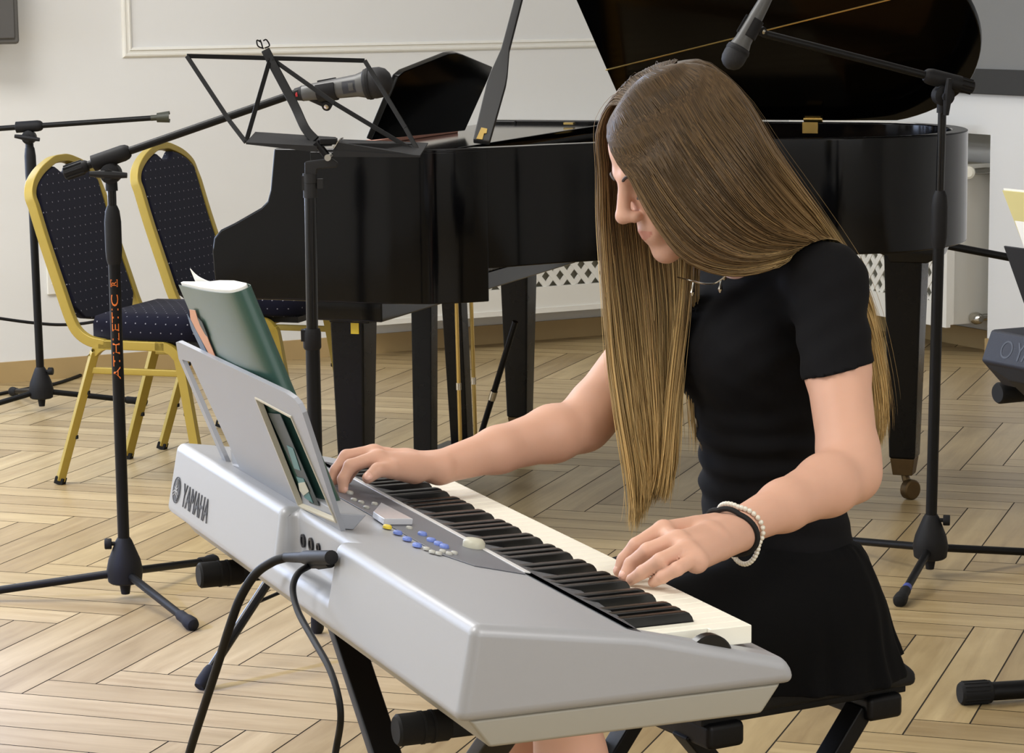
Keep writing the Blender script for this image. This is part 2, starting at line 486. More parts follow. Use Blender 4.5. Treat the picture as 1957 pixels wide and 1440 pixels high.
# wall socket with a loose cord
oc = [on_plane(x, y, CORNER + BD * .001, BD) for x, y in ((89, 497), (90, 561), (146, 556), (146, 492))]
c0 = (oc[0] + oc[2]) / 2; c0 -= BD * ((c0 - CORNER).dot(BD))
ol = thing('wall_socket', 'white double wall socket plate behind the left banquet chair', 'socket', c0)
wa, wz = .115, .135
MB().box(c0 + BD * .006, (wa, .012, wz), AD, BD, Z).build('plate', M_TRIM, ol, bevel=.003)
MB().box(c0 + BD * .014 + Z * .012 - AD * .0, (wa * .72, .006, wz * .62), AD, BD, Z).build('cover_flap', M_TRIM, ol, bevel=.002)
MB().lathe([(0, .004), (.003, .004)], c0 + BD * .012 - Z * .052, BD, 10).build('screw', M_CHROME, ol)
MB().tube(spline([c0 + BD * .02 + AD * x + Z * z for x, z in ((-.02, .045), (-.04, .03), (-.045, .0), (-.035, -.02), (-.02, -.028))], 5), .0018, 6).build('pull_cord', M_CABLE, ol)

# dark wall box at the upper left edge
wb0 = on_plane(0, 40, CORNER, BD) - CORNER
wb = thing('wall_speaker', 'dark grey speaker box on the wall at the upper left edge', 'speaker', RW(wb0.dot(AD) - .13, .1, wb0.z))
b_ = MB(); c = RW(wb0.dot(AD) - .142, .11, wb0.z + .1)
b_.box(c, (.30, .2, .36), AD, BD, Z).build('cabinet', mat('speaker_grey', (92, 90, 87), .6), wb, bevel=.012)
MB().box(c + BD * .104, (.26, .012, .32), AD, BD, Z).build('grille', mat('speaker_cloth_grey', (84, 82, 80), .8), wb, bevel=.004)

# ---- radiator covers with lattice
def lattice(name, o, x, length, z0, z1, parent, nrm):
    """white lattice sheet: crossing diagonal strips, o at its lower left corner"""
    mb = MB(); h = z1 - z0; px, pz = .064, .076
    wd, th = .0215, .006
    slope = pz / px
    def strip(p, q, zoff):
        d = (q - p); L = d.length
        if L < .004: return
        d /= L; s = d.cross(nrm)
        mb.box((p + q) / 2 + nrm * zoff, (L, wd, th), d, s, nrm)
    k = -h / slope
    n = int((length + h / slope) / px) + 2
    for i in range(n):
        for sgn, zo in ((1, 0.), (-1, .003)):
            s0 = -h / slope + i * px
            # line from (s0, z0) to (s0 + h/slope, z1)
            a0, a1 = s0, s0 + h / slope
            t0, t1 = max(0, (0 - a0) / (a1 - a0)), min(1, (length - a0) / (a1 - a0))
            if t1 <= t0: continue
            A, B_ = a0 + (a1 - a0) * t0, a0 + (a1 - a0) * t1
            zA, zB = z0 + h * t0, z0 + h * t1
            if sgn < 0: A, B_ = length - A, length - B_
            strip(o + x * A + Z * zA, o + x * B_ + Z * zB, zo)
    return mb.build(name, M_RAD, parent, smooth=False)

pr0 = on_plane(714, 590, CORNER + BD * .20, BD) - CORNER
ra0 = pr0.dot(AD); DEP = .20
zb = on_plane(893, 609, CORNER + BD * .20, BD).z; zl = on_plane(1031, 549, CORNER + BD * .20, BD).z
rc = thing('radiator_cover', 'white radiator cover with diamond lattice on the back wall behind the piano', 'radiator cover', RW((ra0 - .25) / 2, .1, zb))
ra1 = -.26
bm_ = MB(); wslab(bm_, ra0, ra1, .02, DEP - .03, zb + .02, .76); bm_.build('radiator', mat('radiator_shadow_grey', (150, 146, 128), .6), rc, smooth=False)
fb = MB()
for (a0, a1, z0, z1) in ((ra0, ra1, zb, zl), (ra0, ra1, .70, .78), (ra0, ra0 + .05, zl, .70), (ra1 - .05, ra1, zl, .80)):
    wslab(fb, a0, a1, DEP - .02, DEP, z0, z1)
wslab(fb, ra0, ra0 + .018, 0, DEP, zb, .78); wslab(fb, ra0 - .012, ra1, 0, DEP + .012, .78, .80); wslab(fb, ra0, ra1, DEP, DEP + .006, zb, zb + .02)
fb.build('case', M_RAD, rc, smooth=False)
lattice('lattice', RW(ra0 + .05, DEP - .012), AD, ra1 - ra0 - .1, zl, .70, rc, BD)
# second cover, on the side wall: its end faces the camera
pe = at(1808, 627, 9.4)
for _ in range(6):
    pass
PROT = .145
d_ = on_plane(1808, 627, CORNER - AD * PROT, AD) - CORNER; be, zb2 = d_.dot(BD), d_.z
d_ = on_plane(1688, 560, CORNER - AD * PROT, AD) - CORNER; zl2 = d_.z
rc2 = thing('radiator_cover', 'white lattice radiator cover in the side wall recess, right of the piano', 'radiator cover', RW(-PROT / 2, be / 2, zb2))
fb = MB()
for (b0, b1, z0, z1) in ((.22, be, zb2, zl2), (.22, be, .80, .88), (.22, .27, zl2, .8), (be - .05, be, zl2, .8)):
    wslab(fb, -PROT, -PROT + .02, b0, b1, z0, z1)
wslab(fb, -PROT + .02, -PROT + .035, be - .03, be, zb2 + .01, Z_J - .12)
fb.build('case', M_RAD, rc2, smooth=False)
lattice('lattice', RW(-PROT + .012, be - .05), -BD, be - .32, zl2, .80, rc2, -AD)
ep = MB(); wslab(ep, -PROT + .006, .085, be - .05, be - .035, zb2 + .004, Z_J - .115); ep.build('end_panel', MATS['radiator_enamel'], rc2, smooth=False)
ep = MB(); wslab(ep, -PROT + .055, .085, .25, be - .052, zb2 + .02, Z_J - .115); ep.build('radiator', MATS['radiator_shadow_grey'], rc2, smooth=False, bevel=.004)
# valves with pipes at the end of the radiator
for (nm, pz0, top) in (('thermostat_valve', 328, True), ('return_valve', 608, False)):
    c = on_plane(1858 if top else 1863, pz0, RW(0, be - .02), BD)
    c = c - BD * 0
    mb = MB(); 
    p_end = RW(.105, (c - CORNER).dot(BD), c.z)
    if top:
        v_ = MB().lathe([(0, .012), (.012, .024), (.03, .026), (.055, .024), (.062, .016)], c + BD * .0 - AD * .015, (BD * .65 - AD * .55), 18).build(nm, mat('valve_head_white', (226, 222, 206), .4), rc2)
    else:
        v_ = MB().lathe([(0, .02), (.02, .024), (.04, .02), (.05, .012)], c - BD * .01, BD, 16).build(nm, M_CHROME, rc2)
    MB().tube([c, (c + p_end) / 2, p_end], [.012, .014, .010], 10).build('pipe_joint', M_CHROME, v_)
pt = RW(.105, be - .02)
MB().tube([V((pt.x, pt.y, .05)), V((pt.x, pt.y, on_plane(1858, 328, RW(0, be - .02), BD).z))], .011, 10).build('pipe', mat('grey_pipe', (120, 120, 112), .5), rc2)
# ================================================================ GRAND PIANO
PU = V((.937, -.350, 0)).normalized(); PV = V((PU.y, -PU.x, 0))     # keys -> tail, bass -> treble (towards the camera)
PO = V((.03, 7.73, 0))
def PW(u, v, z=0.): return PO + PU * u + PV * v + Z * z
PTOP, PBOT = 1.005, .703
piano = thing('grand_piano', 'black lacquered grand piano with its lid propped open', 'piano', PW(.4, .6, 0))
VT, VB, UF = 1.38, -.13, -.33
tail_pts = [(.95, VB), (1.14, -.10), (1.30, .02), (1.385, .22), (1.385, .42), (1.31, .60), (1.17, .71), (1.0, .77), (.83, .84), (.66, .95), (.52, 1.09), (.40, 1.24), (.28, 1.345), (.15, VT)]
curve2 = [(p.x, p.y) for p in spline([V((a, b, 0)) for a, b in tail_pts], 6)]
outline = [(-.05, VB)] + curve2 + [(-.05, VT)]
def offset_line(pts, d):
    out = []
    for i, p in enumerate(pts):
        a = V(pts[max(i - 1, 0)]); b = V(pts[min(i + 1, len(pts) - 1)]); t = (b - a).normalized()
        out.append((p[0] - t.y * d, p[1] + t.x * d))
    return out
TH = .045
inner = offset_line(outline, TH)
def ring_prism(mb, out_, inn, z0, z1):
    n = len(out_)
    vs = [PW(u, v, z0) for u, v in out_] + [PW(u, v, z0) for u, v in inn] + [PW(u, v, z1) for u, v in out_] + [PW(u, v, z1) for u, v in inn]
    fs = []
    for i in range(n - 1):
        fs += [(i, i + 1, 2 * n + i + 1, 2 * n + i), (n + i + 1, n + i, 3 * n + i, 3 * n + i + 1),
               (2 * n + i, 2 * n + i + 1, 3 * n + i + 1, 3 * n + i), (i + 1, i, n + i, n + i + 1)]
    fs += [(0, 2 * n, 3 * n, n), (n - 1, 2 * n - 1, 4 * n - 1, 3 * n - 1)]
    return mb.add(vs, fs)
AL = R(37.0)
HZ = PTOP + .0015
def LW0(u, w, h=0.): return PW(u, VB + w * math.cos(AL) - h * math.sin(AL), HZ + w * math.sin(AL) + h * math.cos(AL))
LWN = LW0(0, 0, 1) - LW0(0, 0, 0)
rim = ring_prism(MB(), outline, inner, PBOT, PTOP).build('rim', M_LACQ, piano, bevel=.004, angle=50)
# cheeks: the side arms beside the keys
def cheek(v0, th):
    prof = [(-.04, .62), (-.04, PTOP), (-.150, PTOP), (-.163, .90), (-.172, .872), (-.19, .855), (-.265, .815), (-.305, .797), (-.325, .775), (-.331, .74), (-.327, .68), (-.318, .62)]
    return MB().prism([PW(u, v0, z) for u, z in prof], PV * th)
cheek(VT - .05, .05).build('cheek', M_LACQ, piano, bevel=.006, angle=50)
cheek(VB, .05).build('cheek', M_LACQ, piano, bevel=.006, angle=50)
# lower edge of the treble side in front of the rim
_k = next(i for i, p in enumerate(outline) if i > 40 and p[0] < .40)
ring_prism(MB(), offset_line(outline, -.0012)[_k:], offset_line(outline, TH + .001)[_k:], .62, PTOP - .007).build('side_panel', M_LACQ, piano, bevel=.003, angle=50)
MB().tube([on_plane(1158, 134, LW0(0, 0, -.001), LWN), on_plane(1702, -1, LW0(0, 0, -.001), LWN)], .0022, 6).build('lid_gold_reflection', M_BRASS, piano)  # thin brass rod standing in for the gold reflection on the lid
MB().prism([PW(u, v, .572) for u, v in ((-.07, VB + .01), (.135, VB + .01), (.135, VT - .008), (-.07, VT - .008))], Z * .05).build('keybed_beam', M_LACQ, piano, bevel=.004)
MB().prism([PW(u, v, .622) for u, v in ((-.30, VB + .05), (.135, VB + .05), (.135, VT - .05), (-.30, VT - .05))], Z * .04).build('keybed', M_LACQ2, piano, bevel=.004)
MB().prism([PW(-.315, v, z) for v, z in ((VB + .05, .61), (VT - .05, .61), (VT - .05, .70), (VB + .05, .70))], PU * .02).build('key_slip', M_LACQ, piano, bevel=.003)
MB().prism([PW(u, VB + .05, z) for u, z in ((-.30, .70), (-.14, .70), (-.05, .72), (-.05, .90), (-.1, .91), (-.16, .86), (-.30, .745))], PV * (VT - VB - .1)).build('fallboard', M_LACQ, piano, bevel=.006)
# belly, soundboard, plate
inn = [(max(u, .15), v) for u, v in inner]
MB().prism([PW(u, v, PBOT + .02) for u, v in inner[1:-1]], Z * .03).build('belly_board', M_LACQ2, piano, smooth=False)
inn2 = offset_line(outline, TH + .002)[1:-1]
MB().prism([PW(u, v, .88) for u, v in inn2], Z * -.03).build('soundboard', M_SPRUCE, piano, smooth=False)
plate_o = offset_line(outline, TH + .012)[1:-1]
plate_i = offset_line(outline, TH + .11)[1:-1]
n_ = len(plate_o); pv = [PW(u, v, .930) for u, v in plate_o] + [PW(u, v, .930) for u, v in plate_i] + [PW(u, v, .91) for u, v in plate_o] + [PW(u, v, .91) for u, v in plate_i]
pf = []
for i in range(n_ - 1):
    pf += [(i, i + 1, n_ + i + 1, n_ + i), (2 * n_ + i + 1, 2 * n_ + i, 3 * n_ + i, 3 * n_ + i + 1), (n_ + i, n_ + i + 1, 3 * n_ + i + 1, 3 * n_ + i), (i + 1, i, 2 * n_ + i, 2 * n_ + i + 1)]
pl = MB().add(pv, pf)
for vv, u1 in ((.12, 1.28), (.42, 1.28), (.72, 1.0)):
    pl.tube([PW(.22, vv + .12, .925), PW(u1, vv - .05 if vv > .1 else vv - .1, .915)], .02, 6, flat=(.035, .03))
pl.prism([PW(u, v, .91) for u, v in ((.06, VB + .06), (.28, VB + .06), (.24, VT - .06), (.06, VT - .06))], Z * .025)
pl.build('cast_plate', M_GOLDPLATE, piano, smooth=False)
st = MB()
for i in range(54):
    f = i / 53; v0 = VB + .1 + f * (VT - VB - .24); u1 = 1.22 - max(0, f - .08) ** 1.15 * 1.02
    v1 = v0 - (.16 * (1 - f) if f > .25 else -.12 * (1 - f)) * .6
    v1 = max(v1, VB + .12)
    st.tube([PW(.2, v0, .945), PW(max(u1, .36), min(v1, VT - .15), .936)], .0008 + .0012 * (1 - f), 4, cap=False)
so = st.build('strings', mat('copper_strings', (120, 96, 66), .4, .9), piano, smooth=False); so['kind'] = 'stuff'
# shelf that carries the music desk, desk
MB().prism([PW(u, v, .972) for u, v in ((-.15, VB + .05), (.235, VB + .05), (.235, VT - .055), (-.15, VT - .055))], Z * .022).build('music_shelf', M_LACQ, piano, bevel=.003)
MB().prism([PW(u, v, .994) for u, v in ((-.06, .42), (-.03, .42), (-.03, 1.2), (-.06, 1.2))], Z * .012).build('desk_ledge', M_FELT, piano, bevel=.002)
tl = R(20); dn = (PU * math.cos(tl) - Z * math.sin(tl)); dp = PW(0, 1.1, .994)
desk_px = [(699, 264), (750, 142), (762, 132), (846, 99), (862, 97), (874, 100), (931, 124), (922, 148), (878, 246)]
dpts = [on_plane(x, y, dp, dn) for x, y in desk_px]
MB().prism(dpts, dn * .018).build('music_desk', M_LIDIN, piano, bevel=.003)
MB().tube([on_plane(855, 150, dp - dn * .002, dn), on_plane(868, 240, dp - dn * .002, dn)], .006, 8).build('desk_strut', M_LACQ2, piano)
MB().tube(spline([on_plane(815, 118, dp - dn * .004, dn), on_plane(826, 122, dp - dn * .004, dn), on_plane(835, 135, dp - dn * .004, dn)], 4), .004, 8).build('desk_stay', M_BRASS, piano)
# lid
AL = R(37.0)
HZ = PTOP + .0015
def LW(u, w, h=0.):   # on the raised lid: u along the hinge, w away from it, h above its inner face
    return PW(u, VB + w * math.cos(AL) - h * math.sin(AL), HZ + w * math.sin(AL) + h * math.cos(AL))
lo_ = offset_line(outline, -.018)
lid = [(u, v - VB) for u, v in lo_ if u > .305]
lid = [(.30, 0.0)] + [(u, w) for u, w in lid if w > .001] 
k0 = next(i for i, p in enumerate(lo_) if p[0] > .305)
vend = max(w for u, w in lid if u < .42)
lid += [(.30, vend + .01)]
lid.insert(1, (.93, -.0))
MB().prism([LW(u, w) for u, w in lid], (LW(0, 0, .022) - LW(0, 0, 0))).build('lid', M_LIDIN, piano, bevel=.004, angle=50)
flap = [(.31, .0), (.31, VT - VB), (.70, VT - VB - .25), (.70, .0)]
MB().prism([LW(u, w, .024) for u, w in ((.315, 0.), (.315, 1.42), (.48, 1.16), (.70, .98), (.70, 0.))], (LW(0, 0, .018) - LW(0, 0, 0))).build('lid_flap', M_LACQ, piano, bevel=.003)
for u in (.36, .87):
    hb = MB(); hb.box(PW(u, VB + .03, PTOP - .016) + PV * .0175, (.046, .004, .032), PU, PV, Z)
    hb.tube([PW(u - .028, VB + .012, PTOP + .006), PW(u + .028, VB + .012, PTOP + .006)], .006, 8)
    hb.box(LW(u, .012, -.0015), (.046, .02, .003), PU, (LW(0, 1) - LW(0, 0)).normalized(), (LW(0, 0, 1) - LW(0, 0, 0)).normalized())
    hb.build('lid_hinge', M_BRASS, piano, smooth=False)
# lid prop
pb = at(920, 272, PW(.373, 1.25).y); pt_ = LW(.287, .93, -.0)
pd = (pt_ - pb); L = pd.length; pd.normalize(); px_ = PU.cross(pd).cross(pd).normalized() * -1
px_ = (V((1, 0, 0)) - pd * pd.x).normalized(); py_ = pd.cross(px_)
prof = [(0, .021), (.21, .0245), (.25, .022), (.34, .011), (L, .0095)]
poly = [pb + pd * h + px_ * w - py_ * .008 for h, w in prof] + [pb + pd * h - px_ * w - py_ * .008 for h, w in reversed(prof)]
prop = MB().prism(poly, py_ * .016).build('lid_prop', M_PROP, piano, bevel=.003)
MB().prism([pb + pd * h + px_ * w - py_ * .0105 for h, w in ((.0, -.013), (.0, .003), (.022, .003), (.024, .009), (.04, .008), (.042, -.008), (.024, -.010))], py_ * .003).build('prop_plate', M_BRASS, prop, bevel=.0008)
# legs
def piano_leg(u, v, wt, wb, ztop, name='leg'):
    mb = MB(); zb_ = .115
    def ring(w, z): return [PW(u + a * w / 2, v + b * w / 2, z) for a, b in ((-1, -1), (1, -1), (1, 1), (-1, 1))]
    r0, r1 = ring(wb, zb_), ring(wt, ztop - .0)
    mb.add(r0 + r1, [(3, 2, 1, 0), (4, 5, 6, 7), (0, 1, 5, 4), (1, 2, 6, 5), (2, 3, 7, 6), (3, 0, 4, 7)])
    lg = mb.build(name, M_LACQ2, piano, bevel=.006)
    cs = MB(); a, b = ring(wb * .92, zb_), ring(wb * .74, .068)
    cs.add(b + a, [(3, 2, 1, 0), (4, 5, 6, 7), (0, 1, 5, 4), (1, 2, 6, 5), (2, 3, 7, 6), (3, 0, 4, 7)])
    ca = cs.build('caster_socket', M_OLDBRASS, lg, bevel=.002)
    ax = (PU * .8 + PV * .6).normalized()
    c = PW(u + .02, v + .012, .028)
    wm = MB().lathe([(-.014, .006), (-.014, .024), (-.01, .028), (.01, .028), (.014, .024), (.014, .006)], c, ax, 18)
    wm.build('caster_wheel', M_OLDBRASS, lg)
    MB().tube([PW(u, v, .075), PW(u + .006, v + .004, .055), c], .011, 8).build('caster_fork', M_OLDBRASS, lg)
    return lg
piano_leg(0.0, .02, .090, .064, .58); l2 = piano_leg(0.012, 1.27, .094, .070, .58); piano_leg(1.25, .366, .106, .072, PBOT)
MB().box(PW(.036, 1.3172, .548), (.022, .003, .03), PU, PV, Z).build('key_tag', mat('yellow_sticker', (214, 186, 42), .5), piano)
MB().prism([PW(u, .366 - .055, z) for u, z in ((1.08, PBOT), (1.36, PBOT), (1.345, .67), (1.315, .655), (1.215, .655), (1.205, .672), (1.15, .69))], PV * .11).build('leg_block', M_LACQ, piano, bevel=.004)
# rim support beam visible under the treble side
MB().prism([PW(u, 1.20, z) for u, z in ((-.03, .575), (.08, .575), (.08, .562), (-.03, .562))], PV * .13).build('leg_block', M_LACQ2, piano, bevel=.003)
# pedal lyre
LU = -.012
for v_ in (.75, .51):
    mb = MB(); s_ = 1 if v_ > .6 else -1
    def rg(cu, cv, wu, wv, z): return [PW(cu + a * wu / 2, cv + b * wv / 2, z) for a, b in ((-1, -1), (1, -1), (1, 1), (-1, 1))]
    r0, r1 = rg(LU + .01, v_ + s_ * .02, .052, .05, .09), rg(LU, v_ - s_ * .015, .062, .05, .62)
    mb.add(r0 + r1, [(3, 2, 1, 0), (4, 5, 6, 7), (0, 1, 5, 4), (1, 2, 6, 5), (2, 3, 7, 6), (3, 0, 4, 7)])
    mb.build('lyre_post', M_LACQ2, piano, bevel=.003)
MB().box(PW(LU + .02, .63, .085), (.15, .36, .05), PU, PV, Z).build('lyre_box', M_LACQ2, piano, bevel=.006)
for i, v_ in enumerate((.55, .63, .71)):
    mb = MB(); mb.tube(spline([PW(LU - .03, v_, .075), PW(LU - .1, v_, .072), PW(LU - .17, v_, .052)], 4), .01, 8, flat=(.022, .01))
    mb.build('pedal', M_BRASS, piano, bevel=.002)
bk = MB(); bk.box(PW(LU + .02, .52, .03), (.018, .035, .022), PU, PV, Z); bk.box(PW(LU - .03, .52, .035), (.09, .02, .008), PU, PV, Z)
bk.build('pedal_bracket', M_BRASS, piano)
for (x0, y0, x1, y1) in ((872, 575, 880, 850), (900, 560, 909, 842)):
    Yr = PW(.06, .56).y
    rd = MB().tube([at(x0, y0, Yr), at(x1, y1, Yr)], .0055, 8).build('pedal_rod', M_BRASS, piano)
    MB().lathe([(0, .0075), (.02, .0075)], at(x0 + .6 * (x1 - x0), y0 + .62 * (y1 - y0), Yr), Z, 10).build('rod_collar', M_CHROME, rd)
br0, br1 = PW(LU + .07, .55, .09), at(985, 615, PW(.42, .55).y)
br = MB().tube([br0, br1], .0085, 8).build('lyre_brace', M_BLACKMETAL, piano)
MB().lathe([(0, .0105), (.028, .0105)], br0 + (br1 - br0) * .42, br1 - br0, 10).build('brace_collar', M_CHROME, br)
# felt strip and prop hook on the rim edge
MB().box(at(1088, 236, PW(.45, VB + .05).y), (.03, .02, .006), PU, PV, Z).build('rim_hook', M_BRASS, piano)

# ================================================================ BANQUET CHAIRS
def make_chair():
    t = thing('banquet_chair', '', 'chair')
    T = .022
    def P(x, y, z): return V((x, y, z))
    RAIL = .41
    def side(y):
        post = [P(-.292, y, .80), P(-.262, y, .70), P(-.215, y, .56), P(-.187, y, .48), P(-.165, y, .443), P(-.13, y, .420), P(-.08, y, RAIL)]
        return spline(post, 4)
    HW = .205
    # back frame: one bent tube, from rail to rail over the crowned top
    ps = [(-.303, HW - .002, .83), (-.308, HW - .02, .862), (-.313, HW - .07, .892), (-.317, .075, .912), (-.319, .035, .921), (-.319, 0, .922)]
    crown = [P(x, y, z) for x, y, z in ps]
    path = list(reversed(side(HW))) + spline([P(-.292, HW, .80)] + crown + [P(x, -y, z) for x, y, z in reversed(ps[:-1])] + [P(-.292, -HW, .80)], 4)[1:-1] + side(-HW)
    MB().tube(path, .011, up=V((0, 1, 0)), flat=(.029, .022)).build('back_frame', M_GOLD, t, bevel=.0025, angle=60)
    # upholstered back
    def bx(z): return np.interp(z, [.44, .56, .70, .80, .93], [-.172, -.215, -.262, -.292, -.322])
    poly = [(.15, .475), (.185, .51), (.188, .70), (.190, .80), (.186, .850), (.145, .879), (.090, .900), (.055, .905), (.040, .896), (.02, .884), (-.02, .884), (-.040, .896), (-.055, .905), (-.090, .900), (-.145, .879), (-.186, .850), (-.190, .80), (-.188, .70), (-.185, .51), (-.15, .475), (-.07, .463), (.07, .463)]
    mb = MB(); nv = len(poly)
    vs = [P(bx(z) + .016, y, z) for y, z in poly] + [P(bx(z) - .016, y, z) for y, z in poly]
    fs = [tuple(range(nv)), tuple(range(2 * nv - 1, nv - 1, -1))] + [(i, i + nv, (i + 1) % nv + nv, (i + 1) % nv) for i in range(nv)]
    o = mb.add(vs, fs).build('backrest', M_FABRIC, t, bevel=.009, bseg=3, angle=60); box_uv(o.data)
    # seat
    sp = [(-.125, .19), (.0, .205), (.15, .21), (.215, .19), (.235, .10), (.238, 0), (.235, -.10), (.215, -.19), (.15, -.21), (.0, -.205), (-.125, -.19)]
    mb = MB(); n = len(sp)
    def ring(k, z): return [P(.05 + (x - .05) * k, y * k, z) for x, y in sp]
    rs = [ring(.97, .423), ring(1.0, .432), ring(1.0, .470), ring(.97, .489), ring(.80, .500), ring(.3, .505)]
    vs = sum(rs, []); fs = [tuple(range(n - 1, -1, -1)), tuple(range(5 * n, 6 * n))]
    for i in range(5): fs += [(i * n + k, i * n + (k + 1) % n, (i + 1) * n + (k + 1) % n, (i + 1) * n + k) for k in range(n)]
    o = mb.add(vs, fs).build('seat', M_FABRIC, t, bevel=0, angle=70); box_uv(o.data)
    ss = MB().box((.05, 0, .414), (.34, .38, .018)).build('seat_board', M_BLACKMETAL, t)
    for s in (1, -1):
        y = s * HW
        rail = [P(-.1, y, RAIL), P(.11, y, RAIL)]
        MB().tube(rail, .011, up=V((0, 1, 0)), flat=(.026, .022)).build('seat_rail', M_GOLD, t, bevel=.0025)
        rear = spline([P(-.05, y, RAIL), P(-.085, y, RAIL - .003), P(-.112, y, RAIL - .022), P(-.128, y, .35), P(-.235, y * 1.04, .012)], 5)
        lg = MB().tube(rear, .011, up=V((0, 1, 0)), flat=(.026, .022)).build('leg', M_GOLD, t, bevel=.0025)
        d = (rear[-1] - rear[-3]).normalized()
        MB().tube([rear[-1] - d * .01, rear[-1] + d * .012], .011, up=V((0, 1, 0)), flat=(.028, .024)).build('foot_cap', M_RUBBER, lg, bevel=.002)
        for z in (.27, .14):
            f = (.35 - z) / (.35 - .012); q = P(-.128 - .107 * f + .013, y * (1 + .04 * f), z)
            MB().box(q, (.012, .010, .012)).build('stacking_bumper', M_RUBBER, lg, bevel=.002)
        front = spline([P(.08, y, RAIL), P(.115, y, RAIL - .003), P(.143, y, RAIL - .024), P(.158, y, .34), P(.215, y * 1.03, .012)], 5)
        lg = MB().tube(front, .011, up=V((0, 1, 0)), flat=(.026, .022)).build('leg', M_GOLD, t, bevel=.0025)
        d = (front[-1] - front[-3]).normalized()
        MB().tube([front[-1] - d * .01, front[-1] + d * .012], .011, up=V((0, 1, 0)), flat=(.028, .024)).build('foot_cap', M_RUBBER, lg, bevel=.002)
        MB().box(P(.165, y, .22), (.010, .01, .012)).build('stacking_bumper', M_RUBBER, lg, bevel=.002)
        MB().tube([P(-.135, y, .335), P(.158, y, .335)], .008, up=V((0, 1, 0)), flat=(.019, .014)).build('stretcher', M_GOLD, t, bevel=.003)
    for x in (-.06, .125):
        MB().tube([P(x, -HW, RAIL - .006), P(x, HW, RAIL - .006)], .008, flat=(.02, .016)).build('cross_rail', M_GOLD, t, bevel=.003)
    return t
CH_YAW = math.atan2(-.32, .95)
chair = make_chair()
def place_chair(c, foot_px, label, yaw):
    """foot_px: pixel of the rear foot nearest to the camera"""
    f = atz(*foot_px, 0.); m = Matrix.Rotation(yaw, 3, 'Z')
    c.rotation_euler = (0, 0, yaw); c.location = f - m @ V((-.235, -.213, 0)); c['label'] = label; c['group'] = 'gold framed banquet chairs by the piano'
chair2 = copy_tree(chair)
place_chair(chair, (116, 926), 'navy gold-framed banquet chair nearer the camera, behind the orange-lettered microphone stand', CH_YAW)
place_chair(chair2, (311, 859), 'navy gold-framed banquet chair farther back, tucked against the piano keyboard end', CH_YAW)
